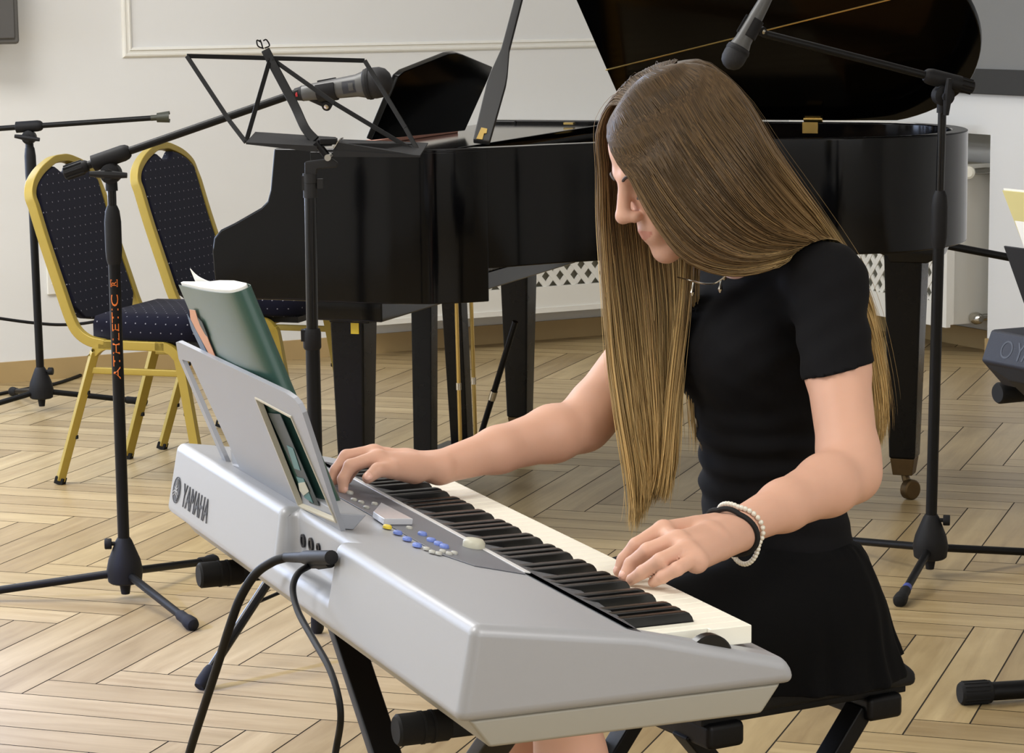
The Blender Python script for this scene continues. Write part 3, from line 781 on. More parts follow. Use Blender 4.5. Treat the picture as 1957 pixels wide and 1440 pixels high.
# ================================================================ MICROPHONE STANDS
def mic_stand(name, label, base, top, feet, boom, group='boom microphone stands', hub_z=(.06, .17), knob=None, clutch=.5, slim=.010, fat=.0135, back=None, handle=None, tape=None, clip=True):
    """base: point on the floor, top: height of the boom knuckle, feet: floor points, boom: (rear end, front end)"""
    t = thing(name, label, 'microphone stand', base, 0, group)
    b = V(base); topv = V(top); ax = (topv - b).normalized()
    h0, h1 = hub_z
    zc = clutch
    def onpole(z): return b + (topv - b) * ((z - b.z) / (topv.z - b.z))
    MB().tube([onpole(h0), onpole(zc)], fat, 14).build('lower_pole', M_BLACKMETAL, t)
    MB().tube([onpole(zc), onpole(topv.z - .02)], slim, 12).build('upper_pole', M_BLACKGLOSS, t)
    MB().lathe([(-.012, fat + .001), (0, .0175), (.02, .019), (.085, .019), (.11, .016), (.122, slim + .001)], onpole(zc - .02), ax, 18).build('clutch_sleeve', M_PLASTIC, t)
    # hub: a rounded tripod body
    hb = MB().lathe([(0, .034), (.004, .039), (.03, .042), (.055, .037), (.08, .027), (.10, .019), (.107, .0145)], onpole(h0 - .005), ax, 20)
    MBc = hb.build('hub', M_PLASTIC, t)
    kd = V(knob).normalized() if knob else V((1, 0, 0))
    kp = onpole(h0 + .088)
    kn = MB().lathe([(0, .005), (.028, .005), (.028, .012), (.03, .013), (.042, .013), (.044, .012)], kp, kd, 12).build('lock_knob', M_PLASTIC, MBc)
    MB().lathe([(-.02, .010), (.0, .013), (.006, .013)], onpole(h0 - .012), ax, 12).build('pole_end', M_PLASTIC, MBc)
    for i, f in enumerate(feet):
        f = V(f); d = (f - onpole(h0 + .02)); d.z = 0; d.normalize()
        s = onpole(h0 + .018) + d * .018
        e = V((f.x, f.y, .016))
        lg = MB().tube([s, e - (e - s).normalized() * .02], .0095, 12).build('leg', M_BLACKMETAL, t)
        dd = (e - s).normalized()
        MB().lathe([(-.05, .0105), (-.045, .0125), (-.02, .0125), (-.005, .0155), (.012, .0165), (.022, .0135), (.026, .006)], e, dd, 16).build('foot_cap', M_RUBBER, lg)
        if tape == i:
            MB().lathe([(-.066, .0108), (-.05, .0112)], e, dd, 14).build('tape_band', M_BLUETAPE, lg)
    # knuckle
    p0, p1 = V(boom[0]), V(boom[1]); bd = (p1 - p0).normalized()
    fr = (V((0, -1, 0)) - bd * bd.dot(V((0, -1, 0)))).normalized()
    kz = p0 + bd * (topv - p0).dot(bd)
    kn = MB().lathe([(-.044, .013), (-.042, .019), (.03, .019), (.04, .017), (.046, .0125)], kz, bd, 18)
    kn.lathe([(-.019, .020), (-.017, .023), (.017, .023), (.019, .020)], kz - Z * .036, fr, 20)
    kn.tube([kz - Z * .036, kz], .015, 10); kn.lathe([(0, .014), (.03, .013)], kz - Z * .075, Z, 14)
    k_ = kn.build('knuckle', M_PLASTIC, t)
    wing = MB().lathe([(0, .006), (.012, .012), (.022, .012)], kz - Z * .036 + fr * .018, fr, 12)
    wd = (bd * .35 + Z).normalized() if handle is None else V(handle).normalized()
    c = kz - Z * .036 + fr * .036
    wing.tube([c - wd * .042, c - wd * .012, c + wd * .012, c + wd * .042], [.006, .009, .009, .006], 8)
    wing.build('wing_screw', M_PLASTIC, k_)
    MB().tube([p0, p1], slim * .9, 12).build('boom', M_BLACKMETAL, t)
    if back is not False:
        n = 12; q = []
        pr = [(-.018, .0125), (-.016, .0145), (.028, .0155), (.036, .0135), (.040, .0105)]
        gp = MB().lathe(pr, p0, bd, 18)
        x, y, d = frame(bd)
        for k in range(8):
            a = 2 * math.pi * k / 8
            o = (x * math.cos(a) + y * math.sin(a)) * .0155
            gp.tube([p0 - bd * .015 + o, p0 + bd * .028 + o], .0022, 5)
        gp.build('boom_grip', M_PLASTIC, t)
    return t

def microphone(name, label, tail, tip, fat=1.):
    """tail -> tip: the tip is the ball end. A thing of its own, held in the clip of a stand."""
    tail, tip = V(tail), V(tip); d = (tip - tail).normalized(); L = (tip - tail).length
    t = thing(name, label, 'microphone', (tail + tip) / 2, 0, 'stage microphones')
    s = L / .195; q = s * fat
    bp = [(0, .0115), (.004, .0128), (.02, .0138), (.06, .0158), (.12, .0185), (.137, .0222), (.139, .0222)]
    MB().lathe([(h * s, r * q) for h, r in bp], tail, d, 26).build('body', M_MICGREY, t)
    MB().lathe([(-.012 * s, .0045 * q), (-.012 * s, .0100 * q), (-.001, .0115 * q), (.004 * s, .0131 * q)], tail - d * .001, d, 20).build('connector_end', M_PLASTIC, t)
    gp = [(.137, .0225), (.139, .0248), (.146, .0258), (.153, .0250), (.158, .0256), (.172, .0250), (.183, .0215), (.191, .014), (.195, .004)]
    MB().lathe([(h * s, r * q) for h, r in gp], tail, d, 28).build('grille', M_GRILLE, t)
    MB().lathe([(.1445 * s, .0262 * q), (.1505 * s, .0262 * q)], tail, d, 28).build('grille_band', M_PLASTIC, t)
    return t, d, q

def mic_clip(c, d, r, root, parent, dirv=None):
    """clip: a slotted sleeve around the microphone with a hinge towards the boom end"""
    x, y, dd = frame(d); mb = MB()
    down = (V(root) - V(c)) if dirv is None else V(dirv); down = (down - d * down.dot(d)).normalized(); sidev = d.cross(down)
    n = 16
    for h0, h1 in ((-.022, .022),):
        vs = []; fs = []
        for h, k in ((h0, .98), (h0 + .004, 1.0), (h1 - .004, 1.06), (h1, 1.05)):
            for rr in (r * k + .004, r * k):
                for i in range(n + 1):
                    a = R(35) + (2 * math.pi - R(70)) * i / n
                    vs.append(V(c) + d * h + (-down * math.cos(a) + sidev * math.sin(a)) * rr)
        m = n + 1
        for ring in range(3):
            o = ring * 2 * m; q = o + 2 * m
            for i in range(n):
                fs += [(o + i, o + i + 1, q + i + 1, q + i), (o + m + i + 1, o + m + i, q + m + i, q + m + i + 1)]
            fs += [(o, q, q + m, o + m), (o + n, o + m + n, q + m + n, q + n)]
        for i in range(n):
            fs += [(i + 1, i, m + i, m + i + 1), (6 * m + i, 6 * m + i + 1, 7 * m + i + 1, 7 * m + i)]
        mb.add(vs, fs)
    j = V(c) + down * (r + .014) - d * .008
    mb.tube([V(c) + down * (r + .002), j], .009, 8); mb.lathe([(-.011, .011), (.011, .011)], j, sidev, 14)
    mb.tube([j, V(root)], .0095, 10)
    cl = mb.build('microphone_clip', M_PLASTIC, parent)
    MB().lathe([(.011, .005), (.014, .0055), (.015, .003)], j, sidev if sidev.y < 0 else -sidev, 10).build('clip_screw', M_CHROME, cl)
    return cl

# stand with the orange lettering, left of the keyboard
b1 = atz(240, 1136, 0.012); b1.z = 0
Y1 = b1.y
top1 = at(221, 318, Y1 - .0)
bo0, bo1 = at(137, 327, Y1 - .02), at(572, 176, Y1 - .03)
off = (bo0 + (bo1 - bo0).normalized() * (top1 - bo0).dot((bo1 - bo0).normalized()))
st1 = mic_stand('boom_microphone_stand', 'black boom microphone stand with orange lettering running down its pole', b1, (off.x, off.y, off.z), [atz(-60, 1150, 0), atz(362, 1203, 0), atz(402, 1085, 0)], (bo0, bo1),
                knob=(-1, -.1, 0), clutch=.816, hub_z=(.045, .17), handle=(-1, 0, .05))
# lettering wrapped on the pole
vs2, fs2 = text_mesh('ATHLETIC', .017, .195, bold=.0)
def pole_lettering(vs2, fs2, z_lo, rad, parent, m, name, base, top):
    b = V(base); a = (V(top) - b).normalized(); mb = MB()
    def onp(z): return b + a * ((z - b.z) / a.z)
    sidev = V((1, 0, 0)); sidev = (sidev - a * sidev.dot(a)).normalized(); fr = sidev.cross(a)   # towards the camera
    if fr.y > 0: fr = -fr
    P = []
    for x, y in vs2[:, :2]:
        ang = (y - .0085) / rad
        P.append(onp(z_lo) + a * x - sidev * math.sin(ang) * rad + fr * math.cos(ang) * rad)
    mb.add(P, fs2)
    me = bpy.data.meshes.new(name); w = world(parent).inverted(); me.from_pydata([tuple(w @ v) for v in mb.v], [], mb.f)
    o = link(name, me, m, parent, smooth=False); return o
zlo = at(229, 722, Y1).z
pole_lettering(vs2, fs2, zlo, .0143, st1, M_ORANGE, 'lettering', b1, off)
vs3, fs3 = text_mesh('R', .011, .010)
zr = at(225, 546, Y1).z
pole_lettering(vs3 + np.array([.003, .003, 0]), fs3, zr, .0143, st1, M_ORANGE, 'registered_mark', b1, off)
fr_ = [(0, 0), (.017, 0), (.017, .017), (0, .017), (.0015, .0015), (.0155, .0015), (.0155, .0155), (.0015, .0155)]
pole_lettering(np.array([(a, b, 0) for a, b in fr_]), [(0, 1, 5, 4), (1, 2, 6, 5), (2, 3, 7, 6), (3, 0, 4, 7)], zr, .0143, st1, M_ORANGE, 'mark_frame', b1, off)
Ym = Y1 - .035
m1, d1, s1 = microphone('microphone', 'grey handheld microphone held level on the boom, seen through the wire music stand', at(576, 179, Ym + .01), at(749, 154, Ym - .03), 1.26)
mc = V(m1.location) - d1 * .045
mic_clip(mc, d1, .0152 * s1, bo1, st1, (0, .35, -1))
# label patch and red mark on the body
def mic_patch(t, d, s, c_along, tail, m, w, h, name, lift, rad):
    fr = (V((0, -1, 0)) - d * d.dot(V((0, -1, 0)))).normalized(); up = fr.cross(d)
    if up.z < 0: up = -up
    mb = MB(); n = 5; vs = []
    for i in range(n + 1):
        a = (i / n - .5) * h / rad
        for k in (0, 1):
            vs.append(tail + d * (c_along + (k - .5) * w) + (fr * math.cos(a) + up * math.sin(a)) * (rad + lift))
    return mb.add(vs, [(2 * i, 2 * i + 1, 2 * i + 3, 2 * i + 2) for i in range(n)]).build(name, m, t)
L1 = s1 / 1.26; tail1 = V(m1.location) - d1 * .0975 * L1
mic_patch(m1, d1, s1, .108 * L1, tail1, M_INK, .028 * L1, .020 * s1, 'badge', .0012, .0182 * s1)
mic_patch(m1, d1, s1, .1125 * L1, tail1, M_MICGREY, .010 * L1, .012 * s1, 'badge_mark', .002, .0184 * s1)
mic_patch(m1, d1, s1, -.007 * L1, tail1, M_RED, .005, .009, 'red_dot', .0012, .0108 * s1)

# far left stand without a microphone
b2 = atz(80, 770, 0.03); b2.z = 0; Y2 = b2.y
bo0, bo1 = at(-150, 256, Y2), at(300, 225, Y2)
tp2 = at(55, 243, Y2)
st2 = mic_stand('boom_microphone_stand', 'black boom microphone stand at the far left holding an empty clip', b2, tp2, [atz(-70, 800, 0), atz(268, 776, 0), atz(26, 757, 0)], (bo0, bo1), knob=(1, -.1, 0), clutch=.80, handle=(1, 0, -.15), hub_z=(.05, .17))
d_ = (bo1 - bo0).normalized()
cl = MB()
x_, y_ = Z, V((0, -1, 0))
e = bo1
cl.tube([e - d_ * .02, e + d_ * .012], .010, 10)
vs = []; fs = []
for k, (h, hh) in enumerate(((-.012, .012), (.03, .022))):
    for a in np.linspace(R(-150), R(150), 11):
        for rr in (.0125 * (1 + .25 * k), .0095 * (1 + .25 * k)):
            vs.append(e + d_ * (.012 + h * 1.0) + (Z * math.sin(a) + V((0, 1, 0)) * math.cos(a) * -1) * rr * 1.25)
m = 11
for i in range(10):
    a, b_ = 2 * i, 2 * (i + 1)
    fs += [(a, b_, 22 + b_, 22 + a), (b_ + 1, a + 1, 22 + a + 1, 22 + b_ + 1), (a + 1, b_ + 1, b_, a), (22 + a, 22 + b_, 22 + b_ + 1, 22 + a + 1)]
cl.add(vs, fs).build('microphone_clip', mat('olive_clip_plastic', (52, 54, 42), .5), st2)

# right stand in front of the piano
b3 = atz(1777, 1078, 0.03); b3.z = 0; Y3 = b3.y
bo0, bo1 = at(1846, 164, Y3 - .05), at(1462, 65, Y3 - .12)
tp3 = at(1787, 152, Y3)
dd = (bo1 - bo0).normalized(); tp3 = bo0 + dd * (tp3 - bo0).dot(dd); 
st3 = mic_stand('boom_microphone_stand', 'black boom microphone stand right of the girl with blue tape on one foot', b3, tp3, [atz(1722, 1157, 0), atz(1560, 1040, 0), atz(2010, 1070, 0)], (bo0, bo1), knob=(1, -.2, 0), clutch=.82, handle=(.05, -.1, 1), tape=0, hub_z=(.05, .17))
Ym = Y3 - .15
m3, d3, s3 = microphone('microphone', 'grey microphone hanging head down from the right-hand boom before the piano lid', at(1467, -8, Ym), at(1391, 131, Ym - .02), 1.12)
mic_clip(V(m3.location) - d3 * .012, d3, .0172 * s3, bo1, st3)

# stand beyond the right edge, only its boom reaches into view
b4 = V((at(2060, 700, 8.1).x, 8.1, 0))
bo0, bo1 = at(2180, 540, 8.1), at(1790, 466, 8.1)
dd = (bo1 - bo0).normalized(); tp4 = V((b4.x, b4.y, 0)); tp4 = bo0 + dd * ((b4.x - bo0.x) / dd.x)
st4 = mic_stand('boom_microphone_stand', 'black microphone stand past the right edge, only its low boom bar in view', b4, tp4, [b4 + V((.25, -.1, 0)), b4 + V((-.05, .28, 0)), b4 + V((.1, -.28, 0))], (bo0, bo1), clutch=.35, fat=.0135, slim=.0135)

# ================================================================ WIRE MUSIC STAND
pb = V((atz(609, 1262, 0).x, 5.35, 0)); YS = 5.35
ms = thing('music_stand', 'black folding wire music stand with an empty desk, left of centre', 'music stand', pb)
def S(px, py, dy=0.): return at(px, py, YS + dy)
MB().tube([S(597, 640), S(606, 1000), V((pb.x, pb.y, .16))], .0152, 14).build('lower_tube', M_BLACKMETAL, ms)
MB().tube([S(593, 372), S(597, 640)], .0125, 14).build('upper_tube', M_BLACKGLOSS, ms)
cb = MB().lathe([(0, .0165), (.004, .019), (.035, .019), (.044, .0165)], S(597, 668), Z, 16); cb.box(S(584, 641), (.018, .022, .024))
cb.build('height_clamp', M_PLASTIC, ms)
cb = MB().lathe([(0, .0145), (.03, .0145)], S(593, 378), Z, 16); cb.box(S(612, 351), (.012, .018, .02)); cb.box(S(580, 350), (.006, .016, .03)); cb.lathe([(0, .0155), (.02, .0155)], S(593, 350), Z, 16)
cb.build('upper_clamp', M_DESKMETAL, ms)
MB().prism([S(582, 310, -.012), S(633, 303, -.012), S(646, 312, -.012), S(644, 320, -.012), S(606, 324, -.012), S(604, 336, -.012), S(582, 336, -.012)], V((0, .024, 0))).build('top_bracket', M_DESKMETAL, ms, bevel=.003)
MB().lathe([(-.03, .007), (.03, .007)], S(628, 300), V((0, -1, 0)), 12).build('tilt_joint', M_CHROME, ms)
MB().tube([S(628, 303), S(613, 283), S(604, 272)], .008, 10).build('tilt_link', M_BLACKMETAL, ms)
# legs
hubz = .30; hub = V((pb.x, pb.y, hubz))
MB().lathe([(-.03, .017), (-.03, .024), (.03, .024), (.03, .017)], hub, Z, 16).build('leg_collar', M_PLASTIC, ms)
for i, f in enumerate((atz(391, 1318, 0), atz(607, 1212, 0), V((pb.x + .27, pb.y + .02, 0)))):
    f = V((f.x, f.y, .02)); d = (f - hub).normalized()
    s = hub + V((d.x, d.y, 0)).normalized() * .02
    lg = MB().tube([s, f], .0105, 12).build('leg', M_BLACKGLOSS, ms)
    MB().lathe([(-.03, .0125), (-.02, .0145), (.01, .0145), (.02, .011)], f, d, 14).build('foot_cap', M_RUBBER, lg)
    MB().tube([V((pb.x, pb.y, .165)), hub + (f - hub) * .55], .004, 8).build('leg_brace', M_BLACKMETAL, ms)
# desk, tilted away from the reader
dk = MB()
TLT = -.16   # top further away
def D(px, py, f=0.):  # f: 0 at the ledge, 1 at the top
    return at(px, py, YS + .02 + .12 * f)
bars = [((357, 107, 1), (697, 116, 1)), ((357, 107, 1), (440, 233, .3)), ((440, 233, .3), (470, 272, 0)), ((470, 272, 0), (517, 110, 1)), ((697, 116, 1), (775, 245, .25)),
        ((775, 245, .25), (803, 296, 0)), ((524, 116, 1), (640, 198, .5)), ((640, 198, .5), (803, 296, 0))]
for a, b in bars:
    MB().tube([D(*a), D(*b)], .0042, 6, up=V((0, 1, 0)), flat=(.0095, .004)).build('desk_wire', M_BLACKMETAL, ms, bevel=.001)
spi = spline([D(507, 95, 1.02), D(525, 130, .9), D(562, 200, .5), D(583, 245, .15), D(603, 268, 0)], 5)
MB().tube(spi, .01, 6, up=V((0, 1, 0)), flat=(.019, .006)).build('desk_spine', M_BLACKMETAL, ms, bevel=.0015)
for q in (D(513, 113, 1), D(523, 114, 1)): MB().lathe([(0, .0035), (.004, .003)], q - V((0, .005, 0)), V((0, -1, 0)), 8).build('rivet', M_DESKMETAL, ms)
for p in ([(504, 93), (493, 88), (491, 77), (498, 80)], [(506, 92), (515, 87), (509, 76), (503, 78)], [(502, 92), (500, 84), (497, 76)]):
    MB().tube(spline([D(x, y, 1.02) for x, y in p], 4), .0017, 6).build('page_clip', M_BLACKMETAL, ms)
# folded sheet-metal ledge, two leaves
for (pts, ) in (([(488, 252), (642, 262), (634, 277), (606, 279), (470, 272)],), ([(650, 266), (818, 273), (802, 298), (636, 288), (645, 272)],)):
    P = [at(x, y, YS + (.045 if i < 2 else -.005)) for i, (x, y) in enumerate(pts)]
    MB().prism(P, -Z * .0022).build('ledge', M_DESKMETAL, ms, smooth=False)
lp = MB()
a_, b_, c_, d__ = at(470, 272, YS - .006), at(606, 279, YS - .006), at(636, 287, YS - .006), at(803, 297, YS - .006)
MB().prism([a_, b_, b_ - Z * .013, a_ - Z * .004], V((0, -.002, 0))).build('ledge_lip', M_DESKMETAL, ms, smooth=False)
MB().prism([c_ - Z * .0, d__, d__ - Z * .004, c_ - Z * .014], V((0, -.002, 0))).build('ledge_lip', M_DESKMETAL, ms, smooth=False)
MB().tube(spline([at(638, 283, YS - .01), at(648, 268, YS), at(655, 264, YS + .03)], 4), .0016, 6).build('page_spring', M_CHROME, ms)
MB().box(at(628, 270, YS + .01), (.035, .04, .012)).build('desk_joint', M_BLACKMETAL, ms, bevel=.002)

# ================================================================ CABLE ALONG THE BACK WALL
def Wp(px, py, b): return on_plane(px, py, CORNER + BD * b, BD)
pts = [Wp(-60, 600, .5), Wp(0, 609, .5), Wp(60, 617, .5), Wp(115, 621, .5), Wp(170, 617, .5), Wp(240, 601, .5), Wp(330, 573, .5), Wp(350, 566, .5), Wp(420, 640, .45)]
cb = MB().tube(spline(pts, 6), .0055, 8).build('wall_cable', M_CABLE)
tag(cb, 'thin black cable sagging across the wall behind the banquet chairs', 'cable')
pts = [atz(-80, 772, .006), atz(0, 753, .006), atz(60, 742, .006), atz(108, 733, .006), atz(170, 711, .006), atz(260, 672, .006), atz(320, 664, .006), atz(420, 690, .006)]
cb = MB().tube(spline(pts, 6), .006, 8).build('floor_cable', M_CABLE)
tag(cb, 'black cable lying on the floor past the far left stand', 'cable')
# ================================================================ SILVER KEYBOARD
KTH = R(111.65)
KD = V((math.cos(KTH), math.sin(KTH), 0)); ND = V((math.sin(KTH), -math.cos(KTH), 0))   # bass -> treble, audience -> player
KO = V((.2541, 2.6908, 0))
def KW(k, n, z): return KO + KD * k + ND * n + Z * z
KSP, NW = .0235, 45
K0, K1 = -.040, 1.155
kb = thing('digital_keyboard', 'silver digital keyboard with a music rest, played by the girl', 'keyboard', KW(.55, -.15, .61))
def ktop(n): return .722 + (-.142 - n) * (.030 / .192)
cheekp = [(-.334, .752), (-.238, .737), (-.142, .722), (-.141, .7205), (-.0, .6835), (.028, .676), (.036, .652), (.030, .648), (-.345, .648), (-.353, .655)]
midp = [(-.334, .752), (-.238, .737), (-.142, .722), (-.141, .686), (-.0, .683), (.028, .676), (.036, .652), (.030, .648), (-.345, .648), (-.353, .655)]
def loft(sections, m, name, parent, **kw):
    mb = MB(); n = len(sections[0][1]); vs = []; fs = []
    for k, pr in sections: vs += [KW(k, a, z) for a, z in pr]
    S_ = len(sections)
    for s in range(S_ - 1):
        fs += [(s * n + i, s * n + (i + 1) % n, (s + 1) * n + (i + 1) % n, (s + 1) * n + i) for i in range(n)]
    fs += [tuple(range(n - 1, -1, -1)), tuple((S_ - 1) * n + i for i in range(n))]
    return mb.add(vs, fs).build(name, m, parent, **kw)
KR = NW * KSP
cheekp = [(-.334, .752), (-.142, .722), (.026, .677), (.036, .650), (-.353, .650)]
body = loft([(K0, cheekp), (K1, cheekp)], M_SILVER, 'upper_case', kb, smooth=False)
slot = MB().prism([KW(-.002, n, z) for n, z in ((-.1415, .684), (.0008, .684), (.0008, .80), (-.1415, .80))], KD * (KR + .004)).build('cutter', None, kb, smooth=False)
# recess for the sockets, cut into the back edge
RK0, RK1 = .412, .618
cut = MB()
cut.prism([KW(k, n, z) for k, n, z in ((RK0, -.40, .685), (RK1 + .004, -.40, .685), (RK1 + .016, -.40, .80), (RK0, -.40, .80))], ND * .085)
cut = cut.build('cutter', None, kb, smooth=False)
boolean_cut(body, [cut, slot])
body.data.materials.clear(); body.data.materials.append(M_SILVER)
body.data.polygons.foreach_set('use_smooth', [True] * len(body.data.polygons))
bevel_mod(body, .0125, 5, 20).modifiers[-1].use_clamp_overlap = False
wn_ = body.modifiers.new('normals', 'WEIGHTED_NORMAL'); wn_.keep_sharp = False
low = [(-.338, .651), (.020, .651), (-.004, .6195), (-.315, .6195)]
loft([(K0 + .008, [(a, z) for a, z in low]), (K0 + .03, [(a, z) for a, z in low]), (K1 - .02, low)], M_SILVERLOW, 'lower_case', kb, bevel=.004)
# keys: one of each kind built, the others copied
SEQ = 'EFGABCD'
def white_key_mesh(nm):
    g = .0005; w0, w1 = g, KSP - g
    # narrow tail between black keys
    lcut = {'C': 0, 'D': .0058, 'E': .0075, 'F': 0, 'G': .0052, 'A': .0062, 'B': .0078}[nm]
    rcut = {'C': .0078, 'D': .0058, 'E': 0, 'F': .0078, 'G': .0062, 'A': .0052, 'B': 0}[nm]
    poly = [(w0, 0), (w1, 0), (w1, -.049), (w1 - rcut, -.049), (w1 - rcut, -.139), (w0 + lcut, -.139), (w0 + lcut, -.049), (w0, -.049)]
    p2 = []
    for p in poly:
        if not p2 or (abs(p[0] - p2[-1][0]) + abs(p[1] - p2[-1][1])) > 1e-6: p2.append(p)
    return MB().prism([KD * a + ND * b + Z * .709 for a, b in p2], -Z * .020)
wproto = {}
for i in range(NW):
    nm = SEQ[i % 7]
    if nm not in wproto:
        o = white_key_mesh(nm).build('white_key', M_WHITEKEY, None, bevel=.0009)
        wproto[nm] = o
    else:
        o = wproto[nm].copy(); COL.objects.link(o)
    o.parent = kb; o.location = KW(i * KSP, 0, 0) - kb.location
bproto = None
for i in range(NW - 1):
    nm = SEQ[i % 7]
    if nm not in 'FGACD': continue
    if bproto is None:
        prof = [(-.0045, .7095), (-.0045 - .0005, .7095), (-.050 + .0445, .712)]
        w2 = .0060
        side = [(-.049, .709), (-.0502, .7135), (-.054, .7185), (-.060, .7200), (-.139, .7202), (-.139, .704), (-.049, .704)]
        mb = MB(); vs = []
        for s in (-1, 1):
            for b_, z in side:
                tp = 1.0 if z < .712 else .86
                vs.append(KD * (s * w2 * tp) + ND * b_ + Z * z)
        n = len(side)
        fs = [tuple(range(n - 1, -1, -1)), tuple(range(n, 2 * n))] + [(j, (j + 1) % n, (j + 1) % n + n, j + n) for j in range(n)]
        bproto = mb.add(vs, fs).build('black_key', M_BLACKKEY, None, bevel=.0011)
        o = bproto
    else:
        o = bproto.copy(); COL.objects.link(o)
    o.parent = kb; o.location = KW((i + 1) * KSP, 0, 0) - kb.location
# control panel
TN = (KW(0, -.238, ktop(-.238)) - KW(0, -.142, ktop(-.142))).normalized(); TN = KD.cross(TN).normalized()
if TN.z < 0: TN = -TN
TP = KW(0, -.142, .722)
TB = TN.cross(KD).normalized()          # along the slope
if TB.dot(ND) > 0: TB = -TB            # towards the audience
def top_at(px, py, h=0.): return on_plane(px, py, TP + TN * h, TN)
def KP(k, n, h=0.): return KW(k, n, ktop(n)) + TN * h
panel = MB().prism([KP(k, n, .0002) for k, n in ((.262, -.155), (.93, -.150), (.985, -.19), (.985, -.225), (.36, -.225), (.295, -.205))], TN * .0012).build('control_panel', M_SILVERDK, kb, bevel=.0005)
MB().prism([KP(k, n, .0002) for k, n in ((.27, -.146), (.99, -.142), (.99, -.150), (.27, -.154))], TN * .0022).build('trim_strip', mat('pale_trim', (214, 215, 216), .35), kb, bevel=.0006)
dw = MB().prism([top_at(x, y, .0016) for x, y in ((727, 972), (788, 1004), (733, 1004), (712, 990))], TN * .008).build('display', M_SCREEN, kb, bevel=.001)
def button(px, py, m, rk, rn, name='button', h=.004):
    c = top_at(px, py, .0014); mb = MB(); n = 14; vs = []; fs = []
    for hh, s in ((0, 1), (h * .6, 1), (h, .75)):
        vs += [c + KD * (rk * s * math.cos(2 * math.pi * i / n)) + TB * (rn * s * math.sin(2 * math.pi * i / n)) + TN * hh for i in range(n)]
    for j in range(2): fs += [(j * n + i, j * n + (i + 1) % n, (j + 1) * n + (i + 1) % n, (j + 1) * n + i) for i in range(n)]
    fs += [tuple(range(2 * n, 3 * n))]
    return mb.add(vs, fs).build(name, m, kb, angle=60)
for x, y in ((760, 1021), (778, 1033), (797, 1045), (807, 1023), (824, 1035), (838, 1042), (849, 1047)): button(x, y, M_BLUEBTN, .008, .0055)
button(740, 1010, M_YELBTN, .008, .0055)
for x, y in ((782, 1011), (815, 1051), (826, 1057), (838, 1060), (846, 1056), (858, 1060), (868, 1059), (700, 972), (716, 965), (690, 962), (676, 957)): button(x, y, M_GREYBTN, .006, .004, h=.003)
button(905, 1046, mat('beige_dial', (196, 194, 176), .45), .0155, .0135, 'dial', .010)
for x, y in ((628, 912), (643, 928), (655, 938), (668, 944)): button(x, y, M_GREYBTN, .007, .005)
# pitch wheel in the bass cheek
pw = MB(); c_ = on_plane(1352, 1222, KW(-.02, 0, 0), KD)
pw.lathe([(-.008, .024), (-.006, .026), (.006, .026), (.008, .024)], KW(-.022, (c_ - KO).dot(ND), .685), KD, 28)
pw.build('pitch_wheel', M_BLACKKEY, kb)
# sockets on the recess floor wall
for x, y, r_ in ((581, 1034, .0085), (596, 1041, .0085), (610, 1047, .0055)):
    c = on_plane(x, y, KW(0, -.3152, 0), ND)
    jk = MB().lathe([(-.002, r_), (.0022, r_), (.0022, r_ * .6), (.0010, r_ * .6)], c - ND * .0004, -ND, 18).build('socket', M_JACK, kb)
# maker's name on the back
BX = -KD; bt, bb_ = KW(0, -.334, .752), KW(0, -.353, .655); BY = (bt - bb_).normalized(); BN = BX.cross(BY).normalized()
if BN.dot(ND) > 0: BN = -BN
def back_at(px, py): return on_plane(px, py, bb_, BN)
lo, hi = back_at(346, 967), back_at(395, 998)
wid = (hi - lo).dot(BX); ht = abs((back_at(350, 922) - back_at(346, 967)).dot(BY))
vs2, fs2 = text_mesh('YAMAHA', ht, wid, bold=-.004)
decal('lettering', vs2, fs2, lo, BX, BY, M_INK, kb, .0008)
def maker_logo(c, r, parent, m_ink, m_light, ex, ey, lift=.0008, pref=''):
    n = 40
    ring = [(r * f * math.cos(2 * math.pi * i / n), r * f * math.sin(2 * math.pi * i / n), 0) for f in (1.0, .93) for i in range(n)]
    decal('emblem_ring', np.array(ring), [(i, (i + 1) % n, n + (i + 1) % n, n + i) for i in range(n)], c, ex, ey, m_ink, parent, lift)
    disc = [(r * .84 * math.cos(2 * math.pi * i / n), r * .84 * math.sin(2 * math.pi * i / n), 0) for i in range(n)]
    decal('emblem_disc', np.array(disc), [tuple(range(n))], c, ex, ey, m_ink, parent, lift)
    vs = []; fs = []
    def bar(x0, y0, x1, y1, w):
        d = np.array([x1 - x0, y1 - y0]); d = d / np.hypot(*d); q = np.array([-d[1], d[0]]) * w / 2; o = len(vs)
        for a, b in (((x0, y0), -1), ((x1, y1), -1), ((x1, y1), 1), ((x0, y0), 1)): vs.append((a[0] + q[0] * b, a[1] + q[1] * b, 0))
        fs.append((o, o + 1, o + 2, o + 3))
    for a in (90, 210, 330):      # three crossed tuning forks
        ca, sa = math.cos(R(a)), math.sin(R(a)); px_, py_ = -sa, ca
        bar(0, 0, -ca * r * .42, -sa * r * .42, r * .10)
        bar(0, 0, ca * r * .30, sa * r * .30, r * .12)
        for s in (-1, 1):
            bar(ca * r * .28 + px_ * s * r * .13, sa * r * .28 + py_ * s * r * .13, ca * r * .76 + px_ * s * r * .13, sa * r * .76 + py_ * s * r * .13, r * .075)
        bar(ca * r * .30 - px_ * r * .16, sa * r * .30 - py_ * r * .16, ca * r * .30 + px_ * r * .16, sa * r * .30 + py_ * r * .16, r * .08)
    decal('emblem_forks', np.array(vs), fs, c, ex, ey, m_light, parent, lift * 1.8)
lc = back_at(338, 937); lr = abs((back_at(341, 911) - back_at(335, 962)).dot(BY)) / 2
maker_logo(lc, lr, kb, M_INK, M_SILVER, BX, BY)
